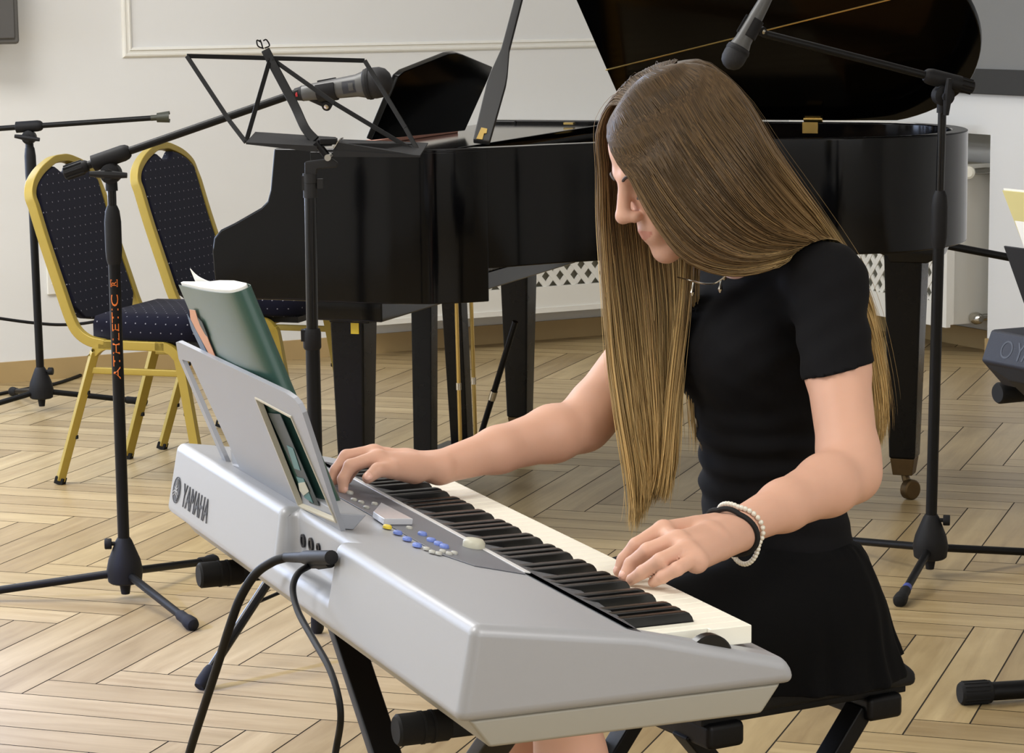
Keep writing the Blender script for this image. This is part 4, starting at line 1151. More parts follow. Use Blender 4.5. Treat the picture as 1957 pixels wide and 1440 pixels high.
# music rest
tr = R(19.3); RV = -ND * math.sin(tr) + Z * math.cos(tr); RN = KD.cross(RV).normalized()
if RN.dot(ND) > 0: RN = -RN           # towards the audience
RP = KW(0, -.305, ktop(-.305) - .004)
def rest_at(px, py, d=0.): return on_plane(px, py, RP + RN * d, RN)
rp_px = [(336, 655), (341, 654), (545, 751), (561, 762), (570, 773), (578, 790), (656, 1030), (649, 1034), (540, 962), (440, 896), (427, 885), (341, 686)]
rp = MB().prism([rest_at(x, y) for x, y in rp_px], -RN * .006).build('music_rest', M_RESTMETAL, kb, smooth=False)
c1 = MB().prism([rest_at(x, y, 0) + RN * .02 for x, y in ((490, 763), (557, 799), (641, 996), (571, 966))], -RN * .05).build('cutter', None, kb, smooth=False)
c2 = MB().prism([rest_at(x, y, 0) + RN * .02 for x, y in ((348, 688), (364, 692), (457, 893), (434, 887))], -RN * .05).build('cutter', None, kb, smooth=False)
boolean_cut(rp, [c1, c2]); rp.data.materials.clear(); rp.data.materials.append(M_RESTMETAL); bevel_mod(rp, .0012, 2)
def rest_frame(px, w=.0022):
    P = [rest_at(x, y, .0004) for x, y in px]; c = sum(P, V()) / len(P); Q = [p + (p - c).normalized() * w * 1.6 for p in P]; mb = MB()
    n = len(P); vs = P + Q + [p - RN * .007 for p in P] + [q - RN * .002 for q in Q]; fs = []
    for i in range(n):
        j = (i + 1) % n
        fs += [(i, j, n + j, n + i), (j, i, 2 * n + i, 2 * n + j), (n + i, n + j, 3 * n + j, 3 * n + i)]
    mb.add([v + RN * .0012 for v in vs], fs).build('rest_opening_rim', M_RESTEDGE, rp, smooth=False)
rest_frame([(490, 763), (557, 799), (641, 996), (571, 966)])
# shelf of the music rest that holds the book
kk = (rest_at(652, 1028) - KO).dot(KD)
kL = (rest_at(440, 893) - KO).dot(KD)
MB().prism([KW(kk, n, z) for n, z in ((-.302, .7475), (-.287, .7452), (-.270, .762), (-.296, .766), (-.304, .767))], KD * (kL - kk)).build('rest_shelf', M_RESTMETAL, kb, bevel=.0015)

# ---- plugs and cables
def plug(name, label, p0, p1, rest, r_cable, rad):
    d = (V(p1) - V(p0)).normalized(); L = (V(p1) - V(p0)).length
    t = thing(name, label, 'cable', p0, 0)
    MB().lathe([(0, rad * .5), (.001, rad), (L * .55, rad), (L * .6, rad * .8), (L, r_cable)], p0, d, 14).build('plug', M_PLASTIC, t)
    MB().tube(spline([V(p1) - d * .004] + rest, 8), r_cable, 10).build('cord', M_CABLE, t)
    return t
def kat(px, py, n): return on_plane(px, py, KW(0, n, 0), ND)
p0, p1 = kat(634, 1066, -.348), kat(545, 1066, -.352)
def floor_end(px, py): return atz(px, py, .008)
plug('audio_cable', 'thick black cable plugged into the keyboard back, its loop hanging further left', p0, p1,
     [kat(520, 1075, -.365), kat(488, 1098, -.38), kat(460, 1142, -.395), kat(440, 1195, -.405), kat(418, 1265, -.41), kat(392, 1345, -.415), kat(362, 1440, -.42), kat(330, 1560, -.43), V((kat(300, 1700, -.44).x, kat(300, 1700, -.44).y, .01)) + ND * -.05], .0058, .0085)
p0, p1 = kat(632, 1075, -.343), kat(592, 1081, -.348)
plug('power_cable', 'thin black cable plugged in below it, hanging straight in front of the stand leg', p0, p1,
     [kat(572, 1094, -.365), kat(561, 1115, -.375), kat(561, 1140, -.38), kat(572, 1175, -.385), kat(600, 1225, -.39), kat(628, 1275, -.395), kat(645, 1325, -.40), kat(651, 1375, -.40), kat(641, 1440, -.40), kat(620, 1560, -.42), kat(610, 1760, -.44)], .0040, .0068)

# ---- book on the rest
bk = thing('songbook', 'green covered songbook standing on the keyboard music rest', 'book', rest_at(540, 880, -.02))
bo = -.010
def bookp(px, py, d=0.): return rest_at(px, py, bo - d)
tl_, tr_ = bookp(341, 545), bookp(441, 563); bl_ = bookp(388, 664); brr = bookp(612, 972)
ku, kv = (tr_ - tl_), None
dn_ = (brr - tr_); Lb = dn_.length; dn_.normalize()
bot = (brr - tr_)
side_ = V((tl_ - tr_)); Wb = side_.length; side_.normalize()
# section: page block with a rounded folded edge on the right
cv = MB(); n = 12
sec = [(Wb, .0), (Wb * .55, -.003), (Wb * .25, -.002), (Wb * .06, .002), (0, .008), (-.004, .016), (0, .024), (Wb * .06, .030), (Wb * .3, .032)]
sp = spline([V((a, b, 0)) for a, b in sec], 4)
vs = []; fs = []
top_o = tr_ - dn_ * .0
for q in sp:
    for h in (0, Lb + .01):
        for off in (0, .0008):
            vs.append(top_o + side_ * q.x - RN * (q.y + off) + dn_ * h)
for i in range(len(sp) - 1):
    a, b_ = 4 * i, 4 * (i + 1)
    fs += [(a, b_, b_ + 2, a + 2), (a + 1, a + 3, b_ + 3, b_ + 1), (a, a + 1, b_ + 1, b_), (a + 2, b_ + 2, b_ + 3, a + 3)]
cv.add(vs, fs).build('cover', M_GREENCOVER, bk, angle=60)
pg = MB(); inner_ = [(Wb * .97, .0025), (Wb * .55, -.0005), (Wb * .25, .0005), (Wb * .06, .0045), (.003, .009), (.0, .016), (.003, .023), (Wb * .06, .0275), (Wb * .3, .029), (Wb * .5, .024), (Wb * .62, .016), (Wb * .75, .012), (Wb * .97, .006)]
P = [top_o + side_ * a - RN * b + dn_ * -.003 for a, b in inner_]
pg.prism(P, dn_ * (Lb + .005)).build('page_block', M_PAPER, bk, angle=60)
pc = [top_o + side_ * a - RN * b - dn_ * h for a, b, h in ((Wb * .55, .020, 0), (Wb * .68, .018, .003), (Wb * .78, .015, .010), (Wb * .83, .013, .020))]
pl_ = MB(); pp = spline(pc, 4); vs = []; fs = []
for q in pp:
    for o_ in (V((0, 0, 0)), dn_ * .03, -RN * .0007, dn_ * .03 - RN * .0007): vs.append(q + o_)
for i in range(len(pp) - 1):
    a, b_ = 4 * i, 4 * (i + 1); fs += [(a, b_, b_ + 1, a + 1), (a + 2, a + 3, b_ + 3, b_ + 2), (a, a + 2, b_ + 2, b_), (a + 1, b_ + 1, b_ + 3, a + 3)]
pl_.add(vs, fs).build('curled_page', M_PAPER, bk)
cov = bk.children[0]
def cover_patch(px, m, name, d=.0012):
    P = [rest_at(x, y, bo + .003 + d) for x, y in px]
    return MB().prism(P, -RN * .0006).build(name, m, bk, smooth=False)
cover_patch([(362, 592), (373, 594), (378, 612), (388, 624), (402, 660), (412, 684), (402, 682), (386, 652), (374, 630), (364, 610)], M_SKINART, 'cover_picture', .0016)
cover_patch([(357, 600), (364, 612), (384, 650), (400, 684), (388, 676), (366, 630)], mat('cover_art_blue', (82, 104, 132), .5), 'cover_picture', .0012)
cover_patch([(377, 607), (386, 616), (398, 646), (392, 640), (382, 622)], M_DARKART, 'cover_picture', .0020)
cover_patch([(512, 790), (535, 792), (610, 968), (592, 962)], M_DARKART, 'cover_picture', .0012)
cover_patch([(548, 852), (560, 858), (574, 900), (562, 896)], M_TEALART, 'cover_picture', .0020)
cover_patch([(566, 912), (580, 916), (598, 962), (582, 952)], M_TEALART, 'cover_picture', .0020)
cover_patch([(570, 924), (582, 922), (590, 940), (580, 948), (572, 938)], mat('cover_art_pale', (190, 190, 176), .6), 'cover_picture', .0028)

# ---- folding stand under the keyboard
ks = thing('keyboard_stand', 'black folding cross stand carrying the silver keyboard', 'keyboard stand', KW(.55, -.17, 0))
ARM = .594
ka, kbk = .150, .975
def crossleg(kt, kbm, nn, name='leg'):
    p0, p1 = KW(kt, nn, ARM), KW(kbm, nn, .02)
    return MB().tube([p0, p1], .02, up=ND, flat=(.020, .040)).build(name, M_BLACKMETAL, ks, bevel=.003)
crossleg(kbk, ka + .1, -.175); crossleg(ka, kbk - .1, -.217)
for k in (ka, kbk):
    arm = MB().tube([KW(k, -.33, ARM), KW(k, -.03, ARM)], .02, up=Z, flat=(.026, .026)).build('arm', M_BLACKMETAL, ks, bevel=.003)
    for n0, n1 in ((-.354, -.296), (-.035, -.01)):
        cp = MB().lathe([(0, .0150), (.003, .0178), (abs(n1 - n0), .0178), (abs(n1 - n0) + .003, .016)], KW(k, n0, ARM), ND, 22)
        if n0 < -.2:
            cp.lathe([(.028, .0186), (.031, .0186)], KW(k, n0, ARM), ND, 22); cp.lathe([(.040, .0186), (.043, .0186)], KW(k, n0, ARM), ND, 22)
        cp.build('arm_cap', M_RUBBER, arm)
    MB().box(KW(k, -.15, ARM + .0175), (.026, .26, .009), KD, ND, Z).build('rubber_pad', M_RUBBER, arm, bevel=.003)
for k in (ka + .1, kbk - .1):
    ft = MB().tube([KW(k, -.40, .022), KW(k, .06, .022)], .02, up=Z, flat=(.032, .03)).build('foot', M_BLACKMETAL, ks, bevel=.003)
    for n_ in (-.42, .08): MB().lathe([(-.025, .021), (.025, .021)], KW(k, n_, .0225), ND, 16).build('foot_cap', M_RUBBER, ft)
MB().lathe([(-.03, .022), (-.03, .03), (.03, .03), (.03, .022)], KW((ka + kbk) / 2, -.15, (ARM + .02) / 2), ND, 20).build('locking_hub', M_PLASTIC, ks)

# ================================================================ BENCH
BW = V((.874, .486, 0)).normalized(); BL = V((-BW.y, BW.x, 0))
BO = V((.246, 3.347, 0)); BDEP, BLEN, BTOP = .368, .56, .452
bench = thing('keyboard_bench', 'black padded folding bench the girl sits on', 'bench', BO + BW * .15 + BL * .28)
def BP(w, l, z): return BO + BW * w + BL * l + Z * z
sec = [(0, BTOP - .042), (.0, BTOP - .018), (.022, BTOP), (BDEP - .03, BTOP), (BDEP, BTOP - .022), (BDEP, BTOP - .042)]
MB().prism([BP(w, 0, z) for w, z in sec], BL * BLEN).build('seat', M_VINYL, bench, bevel=.010, bseg=3)
MB().prism([BP(w, .012, z) for w, z in ((.012, BTOP - .042), (BDEP - .012, BTOP - .042), (BDEP - .012, BTOP - .052), (.012, BTOP - .052))], BL * (BLEN - .024)).build('seat_board', M_BLACKMETAL, bench, bevel=.002)
for l in (.05, BLEN - .05):
    for (wa, wb) in ((.03, .30), (.30, .03)):
        lg = MB().tube([BP(wa - .01, l + (.018 if wa < .1 else -.018), BTOP - .070), BP(wb + .02 * (1 if wb > .1 else -1), l + (.018 if wa < .1 else -.018), .022)], .02, up=BL, flat=(.025, .038)).build('leg', M_BLACKMETAL, bench, bevel=.003)
for w in (.045, BDEP - .055):
    br_ = MB().tube([BP(w, -.0, BTOP - .066), BP(w, BLEN, BTOP - .066)], .02, up=Z, flat=(.060, .036)).build('seat_rail', M_BLACKMETAL, bench, bevel=.008)
for w in (.0, BDEP):
    f_ = MB().tube([BP(w, .0, .02), BP(w, BLEN, .02)], .02, up=Z, flat=(.03, .028)).build('foot', M_BLACKMETAL, bench, bevel=.003)
    for l in (-.01, BLEN + .01): MB().lathe([(-.02, .0195), (.02, .0195)], BP(w, l, .0205), BL, 14).build('foot_cap', M_RUBBER, f_)

# ================================================================ SECOND KEYBOARD AT THE RIGHT EDGE
Q0 = at(1862, 660, 4.75); Q0.z = 0
D2 = V((.44, -.9, 0)).normalized(); N2 = V((-D2.y * -1, D2.x * -1, 0)); N2 = V((.9, .44, 0)).normalized()   # D2: away from its visible end; N2: towards its player
def QW(d, n, z): return Q0 + D2 * d + N2 * n + Z * z
zt, zm, zb_ = at(1868, 629, 4.75).z, at(1858, 687, 4.75).z, at(1860, 702, 4.75).z
kb2 = thing('digital_keyboard', 'blue-black digital keyboard cut off by the right edge', 'keyboard', QW(.5, .15, zb_))
prof = [(.022, zt), (.0, zm), (.012, zm - .012), (.05, zm - .05), (.3, zm - .05), (.36, zm), (.35, zm + .03), (.2, zt)]
vs = []; n = len(prof)
mb = MB()
for d in (.02, 1.1): vs += [QW(d + (0), a, z) for a, z in prof]
fs = [tuple(range(n - 1, -1, -1)), tuple(range(n, 2 * n))] + [(i, (i + 1) % n, (i + 1) % n + n, i + n) for i in range(n)]
mb.add(vs, fs).build('case', M_NAVYPL, kb2, bevel=.005)
mb = MB(); prof = [(.004, zm - .001), (.012, zm - .030), (.05, zm - .062), (.3, zm - .062), (.35, zm - .002)]
vs = [QW(.024, a, z) for a, z in prof[:1]] ; vs = []
n = len(prof)
for d, s in ((.022, .35), (.09, 1.), (1.09, 1.)): vs += [QW(d, a, zm + (z - zm) * s) for a, z in prof]
fs = [tuple(range(n - 1, -1, -1)), tuple(range(2 * n, 3 * n))]
for j in (0, 1): fs += [(j * n + i, j * n + (i + 1) % n, (j + 1) * n + (i + 1) % n, (j + 1) * n + i) for i in range(n)]
mb.add(vs, fs).build('lower_case', M_PLASTIC, kb2, bevel=.003)
for i in range(40):
    o = MB().prism([QW(.07 + i * .0235 + a, b, .018 + zt - .012) for a, b in ((.0005, .23), (.023, .23), (.023, .365), (.0005, .365))], -Z * .02) if i == 0 else None
    if i == 0: wk = o.build('white_key', M_WHITEKEY, kb2, bevel=.001)
    else:
        o = wk.copy(); COL.objects.link(o); o.location = D2 * (i * .0235)
ex = D2; ey = (QW(0, .022, zt) - QW(0, 0, zm)).normalized()
ib = MATS['blue_black_plastic']
tone = mat('raised_tone_lettering', (20, 23, 35), .4)
lo = QW(.112, .0, zm) + ey * .012
vs2, fs2 = text_mesh('YAMAHA', .034, .15, bold=.01)
nrm = ex.cross(ey)
if nrm.dot(N2) > 0: nrm = -nrm
def decal_back(vs2, fs2, lo, name, m, lift):
    P = [lo + ex * p[0] + ey * p[1] + nrm * lift for p in vs2]
    mb = MB(); mb.add(P, fs2); me = bpy.data.meshes.new(name); w_ = world(kb2).inverted(); me.from_pydata([tuple(w_ @ v) for v in mb.v], [], mb.f)
    return link(name, me, m, kb2, smooth=False)
decal_back(vs2, fs2, lo, 'raised_lettering', tone, .0005)
nn = 28; ring = np.array([(.017 * f * math.cos(2 * math.pi * i / nn), .017 * f * math.sin(2 * math.pi * i / nn), 0) for f in (1, .8) for i in range(nn)])
decal_back(ring, [(i, (i + 1) % nn, nn + (i + 1) % nn, nn + i) for i in range(nn)], QW(.085, 0, zm) + ey * .029, 'raised_emblem', tone, .0005)
# its music rest and the sheet
r0 = at(1917, 470, 4.80); r1 = at(1960, 592, 4.80 - .02)
rv = (r0 - r1).normalized()
rest2 = MB().prism([r0, r0 + D2 * .42, r1 + D2 * .42 - rv * .0, r1], N2 * .006).build('music_rest', M_PLASTIC, kb2, bevel=.002)
sheet = MB(); s0 = at(1915, 364, 4.83); s1 = at(1962, 486, 4.82)
sv = (s0 - s1)
sheet.prism([s0, s0 + D2 * .40, s1 + D2 * .40, s1 ], N2 * .004)
sh = thing('sheet_music_folder', 'cream folder of sheet music on the right-hand keyboard', 'folder', (s0 + s1) / 2)
sheet.build('cover', M_CREAM, sh, bevel=.0008)
MB().prism([s0 + N2 * .0045 + rv * .004, s0 + N2 * .0045 + rv * .004 + D2 * .40, s0 + N2 * .0045 + D2 * .40 - rv * .12, s0 + N2 * .0045 - rv * .12], N2 * .004).build('pages', M_PAPER, sh)
mk = [at(1952 + i, 424 + j, 4.828) - N2 * .0008 for i, j in ((0, 0), (3, 2), (7, 1))]
MB().tube(spline(mk, 4), .0012, 6).build('pen_mark', M_INK, sh)
# stand of the second keyboard
ks2 = thing('keyboard_stand', 'black keyboard stand at the right edge with ribbed end caps', 'keyboard stand', QW(.4, .15, 0))
def capped(p0, d, L, r, name, m=M_BLACKMETAL, ribs=True, capL=.06):
    d = V(d).normalized()
    a = MB().tube([p0 + d * capL * .6, p0 + d * L], r * .82, 14).build(name, m, ks2)
    cp = MB().lathe([(0, r * .86), (.004, r), (capL, r), (capL + .003, r * .85)], p0, d, 24)
    if ribs:
        x, y, _ = frame(d)
        for k in range(16):
            o = (x * math.cos(2 * math.pi * k / 16) + y * math.sin(2 * math.pi * k / 16)) * r
            cp.tube([p0 + d * .006 + o, p0 + d * (capL - .006) + o], .0016, 5)
    cp.build('end_cap', M_RUBBER, a)
    return a
ca = at(1906, 752, 4.78)
capped(ca, N2 + V((.0, 0, 0)), .46, .0205, 'arm', ribs=False, capL=.07)
c2 = ca + D2 * .7; capped(c2, N2, .46, .0205, 'arm', ribs=False)
cf = atz(1834, 1326, .023); fd = V((1, .19, 0)).normalized()
capped(cf, fd, .5, .0225, 'foot', ribs=True, capL=.062)
MB().tube([cf + fd * .2 + Z * .0, ca + N2 * .2 + D2 * .45], .018, up=N2, flat=(.02, .04)).build('leg', M_BLACKMETAL, ks2, bevel=.003)
MB().tube([ca + N2 * .2, cf + fd * .2 + D2 * .25 + Z * .0], .018, up=N2, flat=(.02, .04)).build('leg', M_BLACKMETAL, ks2, bevel=.003)
# ================================================================ THE GIRL
# Implicit surfaces (distance fields) blended smoothly and turned into one mesh.
def A_(p): return np.array([p[0], p[1], p[2]], float)

class Field:
    def __init__(s): s.p = []
    def add(s, f, c, r, k=.01, op='u'): s.p.append((f, A_(c), float(r), k, op)); return s
    def cone(s, a, b, ra, rb, k=.01, op='u'):
        a, b = A_(a), A_(b); ab = b - a; L2 = max(ab @ ab, 1e-12)
        def f(P):
            t = np.clip((P - a) @ ab / L2, 0, 1)
            return np.linalg.norm(P - a - t[:, None] * ab, axis=1) - (ra + (rb - ra) * t)
        return s.add(f, (a + b) / 2, math.sqrt(L2) / 2 + max(ra, rb), k, op)
    def chain(s, pts, rs, k=.01):
        for i in range(len(pts) - 1): s.cone(pts[i], pts[i + 1], rs[i], rs[i + 1], k)
        return s
    def ell(s, c, r, axes=None, k=.01, op='u'):
        c = A_(c); r = np.array(r, float); M = np.array([A_(x) for x in axes]) if axes is not None else np.eye(3)
        def f(P):
            q = (P - c) @ M.T; k0 = np.linalg.norm(q / r, axis=1); k1 = np.linalg.norm(q / r ** 2, axis=1)
            return k0 * (k0 - 1) / np.maximum(k1, 1e-9)
        return s.add(f, c, r.max(), k, op)
    def loft(s, secs, F, L, k=.01, n=60, mod=None):
        """secs: (centre point, radius along F, radius along L), stacked in z"""
        secs = sorted(secs, key=lambda q: q[0][2])
        z = np.array([q[0][2] for q in secs]); zz = np.linspace(z[0], z[-1], n)
        def cub(v):
            v = np.array(v, float); m = np.gradient(v, z); i = np.clip(np.searchsorted(z, zz) - 1, 0, len(z) - 2)
            h = z[i + 1] - z[i]; t = (zz - z[i]) / h
            return (2*t**3-3*t**2+1)*v[i] + (t**3-2*t**2+t)*h*m[i] + (-2*t**3+3*t**2)*v[i+1] + (t**3-t**2)*h*m[i+1]
        cx, cy, rf, rl = cub([q[0][0] for q in secs]), cub([q[0][1] for q in secs]), cub([q[1] for q in secs]), cub([q[2] for q in secs])
        F, L = A_(F), A_(L)
        def f(P):
            zc = np.clip(P[:, 2], zz[0], zz[-1])
            x = P[:, 0] - np.interp(zc, zz, cx); y = P[:, 1] - np.interp(zc, zz, cy)
            a, b = np.interp(zc, zz, rf), np.interp(zc, zz, rl)
            if mod is not None: g = mod(P); a, b = a + g, b + g
            u, v = x * F[0] + y * F[1], x * L[0] + y * L[1]
            k0 = np.sqrt((u / a) ** 2 + (v / b) ** 2); k1 = np.sqrt((u / a ** 2) ** 2 + (v / b ** 2) ** 2)
            d = k0 * (k0 - 1) / np.maximum(k1, 1e-6)
            d = np.where(k0 < .2, -np.minimum(a, b) * .8, d)
            dz = np.maximum(zz[0] - P[:, 2], P[:, 2] - zz[-1])
            return np.where(dz > 0, np.sqrt(np.maximum(d, 0) ** 2 + dz ** 2), np.maximum(d, dz))
        c = np.array([cx.mean(), cy.mean(), z.mean()])
        return s.add(f, c, math.hypot((z[-1] - z[0]) / 2, max(rf.max(), rl.max())) + .05, k)
    def plane(s, p, n, k=.004):   # keeps the side the normal points away from
        p, n = A_(p), A_(n); n = n / np.linalg.norm(n)
        return s.add(lambda P: (P - p) @ n, p, 9, k, 'i')
    def eval(s, P, idx=None):
        d = np.full(len(P), 1e3)
        for i, (f, c, r, k, op) in enumerate(s.p):
            if idx is not None and not idx[i]: continue
            q = f(P)
            if op == 'u':
                h = np.clip(.5 + .5 * (d - q) / k, 0, 1); d = d * (1 - h) + q * h - k * h * (1 - h)
            elif op == 's':
                h = np.clip(.5 - .5 * (d + q) / k, 0, 1); d = d * (1 - h) - q * h + k * h * (1 - h)
            else:
                h = np.clip(.5 - .5 * (d - q) / k, 0, 1); d = d * (1 - h) + q * h + k * h * (1 - h)
        return d

def mesh_field(fl, h, post=None, B=16):
    cs = [(p[1], p[2]) for p in fl.p if p[4] == 'u']
    lo = np.min([c - r for c, r in cs], axis=0) - .02; hi = np.max([c + r for c, r in cs], axis=0) + .02
    nb = np.ceil((hi - lo) / (B * h)).astype(int); NN = nb * B + 2
    cen = np.stack(np.meshgrid(*[np.arange(n) for n in nb], indexing='ij'), -1).reshape(-1, 3)
    C = lo + (cen + .5) * B * h; half = B * h * .5 * 1.7321
    dc = fl.eval(C)
    act = np.abs(dc) < half * 1.35 + .03
    lin_ = np.arange(B + 1); G = np.stack(np.meshgrid(lin_, lin_, lin_, indexing='ij'), -1).reshape(-1, 3)
    near = []
    bc = C[act]
    for f, c, r, k, op in fl.p:
        if op == 'i': near.append(np.ones(len(bc), bool))
        else: near.append(np.linalg.norm(bc - c, axis=1) - r < half + max(k, .012) + .03)
    near = np.array(near).T
    S = (B + 1)
    keys = []; vpos = []; quads = []
    edges = []
    for bi, (cb, nr) in enumerate(zip(cen[act], near)):
        P = lo + (cb * B + G) * h
        d = fl.eval(P, nr)
        if post is not None: d = post(P, d)
        if d.min() > 0 or d.max() < 0: continue
        D = d.reshape(S, S, S); I = D < 0
        cnt = np.zeros((B, B, B), int); acc = np.zeros((B, B, B, 3)); ne = np.zeros((B, B, B), int)
        for ax in range(3):
            sl0 = [slice(None)] * 3; sl1 = [slice(None)] * 3; sl0[ax] = slice(0, B); sl1[ax] = slice(1, S)
            a, b = D[tuple(sl0)], D[tuple(sl1)]; cr = (a < 0) != (b < 0)
            t = np.where(cr, a / np.where(cr, a - b, 1), 0)
            o1, o2 = [q for q in range(3) if q != ax]
            for s1 in (0, 1):
                for s2 in (0, 1):
                    sl = [slice(None)] * 3; sl[o1] = slice(s1, B + s1); sl[o2] = slice(s2, B + s2)
                    c_ = cr[tuple(sl)]; tt = t[tuple(sl)]
                    ne += c_; acc[..., ax] += np.where(c_, tt, 0); acc[..., o1] += c_ * s1; acc[..., o2] += c_ * s2
            # edges owned by this block: corner index < B on every axis
            sl = [slice(0, B)] * 3
            own = cr[tuple(sl)]; ii = np.argwhere(own)
            if len(ii):
                g = ii + cb * B; sg = a[tuple(sl)][own] < 0
                edges.append((ax, g, sg))
        m = ne > 0; ii = np.argwhere(m)
        if len(ii):
            g = ii + cb * B
            keys.append((g[:, 0] * NN[1] + g[:, 1]) * NN[2] + g[:, 2]); vpos.append(lo + (g + acc[m] / ne[m][:, None]) * h)
    keys = np.concatenate(keys); vpos = np.concatenate(vpos)
    o = np.argsort(keys); keys = keys[o]; vpos = vpos[o]
    for ax, g, sg in edges:
        o1, o2 = [(1, 2), (2, 0), (0, 1)][ax]
        cells = []
        for s1, s2 in ((-1, -1), (0, -1), (0, 0), (-1, 0)):
            q = g.copy(); q[:, o1] += s1; q[:, o2] += s2
            cells.append((q[:, 0] * NN[1] + q[:, 1]) * NN[2] + q[:, 2])
        cells = np.stack(cells, 1); ix = np.clip(np.searchsorted(keys, cells), 0, len(keys) - 1)
        ok = (keys[ix] == cells).all(1); ix = ix[ok]; sg = sg[ok]
        ix[~sg] = ix[~sg][:, ::-1]
        quads.append(ix)
    return vpos, np.concatenate(quads)

def np_mesh(name, vs, qs, m, parent=None, smooth=True, mats=None, mi=None, attr=None):
    me = bpy.data.meshes.new(name); w = np.array(world(parent).inverted()) if parent is not None else np.eye(4)
    vs = vs @ w[:3, :3].T + w[:3, 3]
    k = qs.shape[1]
    me.vertices.add(len(vs)); me.vertices.foreach_set('co', vs.astype(np.float32).ravel())
    me.loops.add(qs.size); me.loops.foreach_set('vertex_index', qs.astype(np.int32).ravel())
    me.polygons.add(len(qs)); me.polygons.foreach_set('loop_start', np.arange(0, qs.size, k, dtype=np.int32))
    me.update(calc_edges=True); me.validate()
    for x in (mats or [m]): me.materials.append(x)
    if mi is not None: me.polygons.foreach_set('material_index', mi.astype(np.int32))
    if smooth: me.polygons.foreach_set('use_smooth', np.ones(len(me.polygons), bool))
    if attr is not None:
        at_ = me.color_attributes.new('tint', 'FLOAT_COLOR', 'POINT'); at_.data.foreach_set('color', attr.astype(np.float32).ravel())
    o = bpy.data.objects.new(name, me); COL.objects.link(o)
    if parent is not None: o.parent = parent
    return o

M_SKIN = mat('skin', (216, 170, 147), .5, spec=.3, noise=.05, nscale=30, bump=.03, bscale=900, sss=.12)
M_LIP = mat('lips', (206, 144, 126), .45, sss=.1)
M_NAIL = mat('fingernail', (232, 184, 166), .25)
M_LASH = mat('dark_brown_lash', (50, 34, 26), .6)
M_SHIRT = mat('black_jersey', (13, 13, 16), .9, spec=.2, bump=.12, bscale=1200)
M_SKIRT = mat('black_cotton', (8, 8, 9), .95, spec=.15, bump=.15, bscale=900)
M_PEARL = mat('pearl_bead', (232, 228, 214), .25, coat=.4)
M_TIE = mat('black_hair_tie', (14, 14, 15), .8)
M_SHOE = mat('black_shoe', (20, 20, 22), .4)

TY = 3.55; HY = 3.44
FT = V((-.90, -.436, 0)).normalized(); LT = V((.436, -.90, 0)).normalized()
F0 = V((-.93, -.37, 0)).normalized(); HP = R(25)
HF = F0 * math.cos(HP) - Z * math.sin(HP); HU = F0 * math.sin(HP) + Z * math.cos(HP); HL = Z.cross(F0).normalized()
HC = at(1303, 300, HY)
def HW(l, f, u): return HC + HL * l + HF * f + HU * u

body = Field()
# torso
TS = [(1215, 1502, .085, .120), (1180, 1500, .098, .138), (1110, 1492, .096, .132), (1040, 1486, .088, .122), (985, 1481, .087, .117), (900, 1471, .083, .112), (830, 1466, .083, .115), (770, 1460, .089, .122),
      (700, 1455, .095, .130), (640, 1455, .096, .134), (580, 1460, .088, .138), (535, 1467, .070, .125), (500, 1470, .050, .085), (472, 1462, .040, .050)]
def tsec(add=0., mul=1.): return [(at(px, py, TY), rf * mul + add, rl * mul + add) for py, px, rf, rl in TS]
body.loft(tsec(), FT, LT, k=.02)
SL, SR = at(1580, 545, 3.40), at(1330, 532, 3.69)
EL, WL = at(1626, 905, 3.24), at(1407, 1011, 3.045)
ER, WR = at(1115, 812, 3.58), at(838, 894, 3.42)
# bust
for s in (1, -1): body.ell(at(1455, 655, TY) + FT * .070 + LT * (.058 * s), (.042, .052, .052), (FT, LT, Z), k=.035)
# shoulders and neck
mid = at(1468, 515, TY)
for S_ in (SL, SR): body.cone(mid + (S_ - mid) * .35 + Z * .005, S_ + Z * .004, .046, .044, k=.03)
nb0 = at(1462, 500, TY - .01); nb1 = HW(0, -.035, -.045)
body.cone(nb0, nb1, .050, .046, k=.03)
# arms
def arm(S_, E, W, side):
    m = S_ + (E - S_) * .45; q = E + (W - E) * .22; q2 = E + (W - E) * .6
    body.chain([S_, m, E - (E - S_) * .10, E], [.0445, .0415, .0385, .0365], k=.015)
    body.chain([E, q, q2, W], [.0365, .0385, .0305, .0225], k=.015)
arm(SL, EL, WL, 1); arm(SR, ER, WR, -1)
# hands ------------------------------------------------------------------
def J(px, py, z): return atz(px, py, z)
nails = []
def hand(W, fingers, thumb, up, k=.010):
    mcps = [f[0] for f in fingers]
    # carpus and palm
    for i, m in enumerate(mcps):
        w_ = W + (m - mcps[1]) * .35
        body.cone(w_, m - up * .004, .0185, .0125, k=k)
    for a, b in zip(mcps[:-1], mcps[1:]):
        body.cone(a - up * .006, b - up * .006, .0115, .0115, k=.008)
        body.cone((a + W) * .5 - up * .004, (b + W) * .5 - up * .004, .0145, .0145, k=.010)
    for f, rs in zip(fingers, ((.0100, .0090, .0078, .0066), (.0102, .0092, .0080, .0068), (.0098, .0088, .0077, .0065), (.0090, .0080, .0070, .0060))):
        for i in range(3): body.cone(f[i], f[i + 1], rs[i], rs[i + 1], k=.0035)
        d = (f[3] - f[2]).normalized(); nails.append((f[3] - d * .003, d, up, rs[3]))
    t = thumb
    body.cone(t[0], t[1], .0165, .0130, k=.012); body.cone(t[1], t[2], .0115, .0098, k=.004); body.cone(t[2], t[3], .0098, .0078, k=.003)
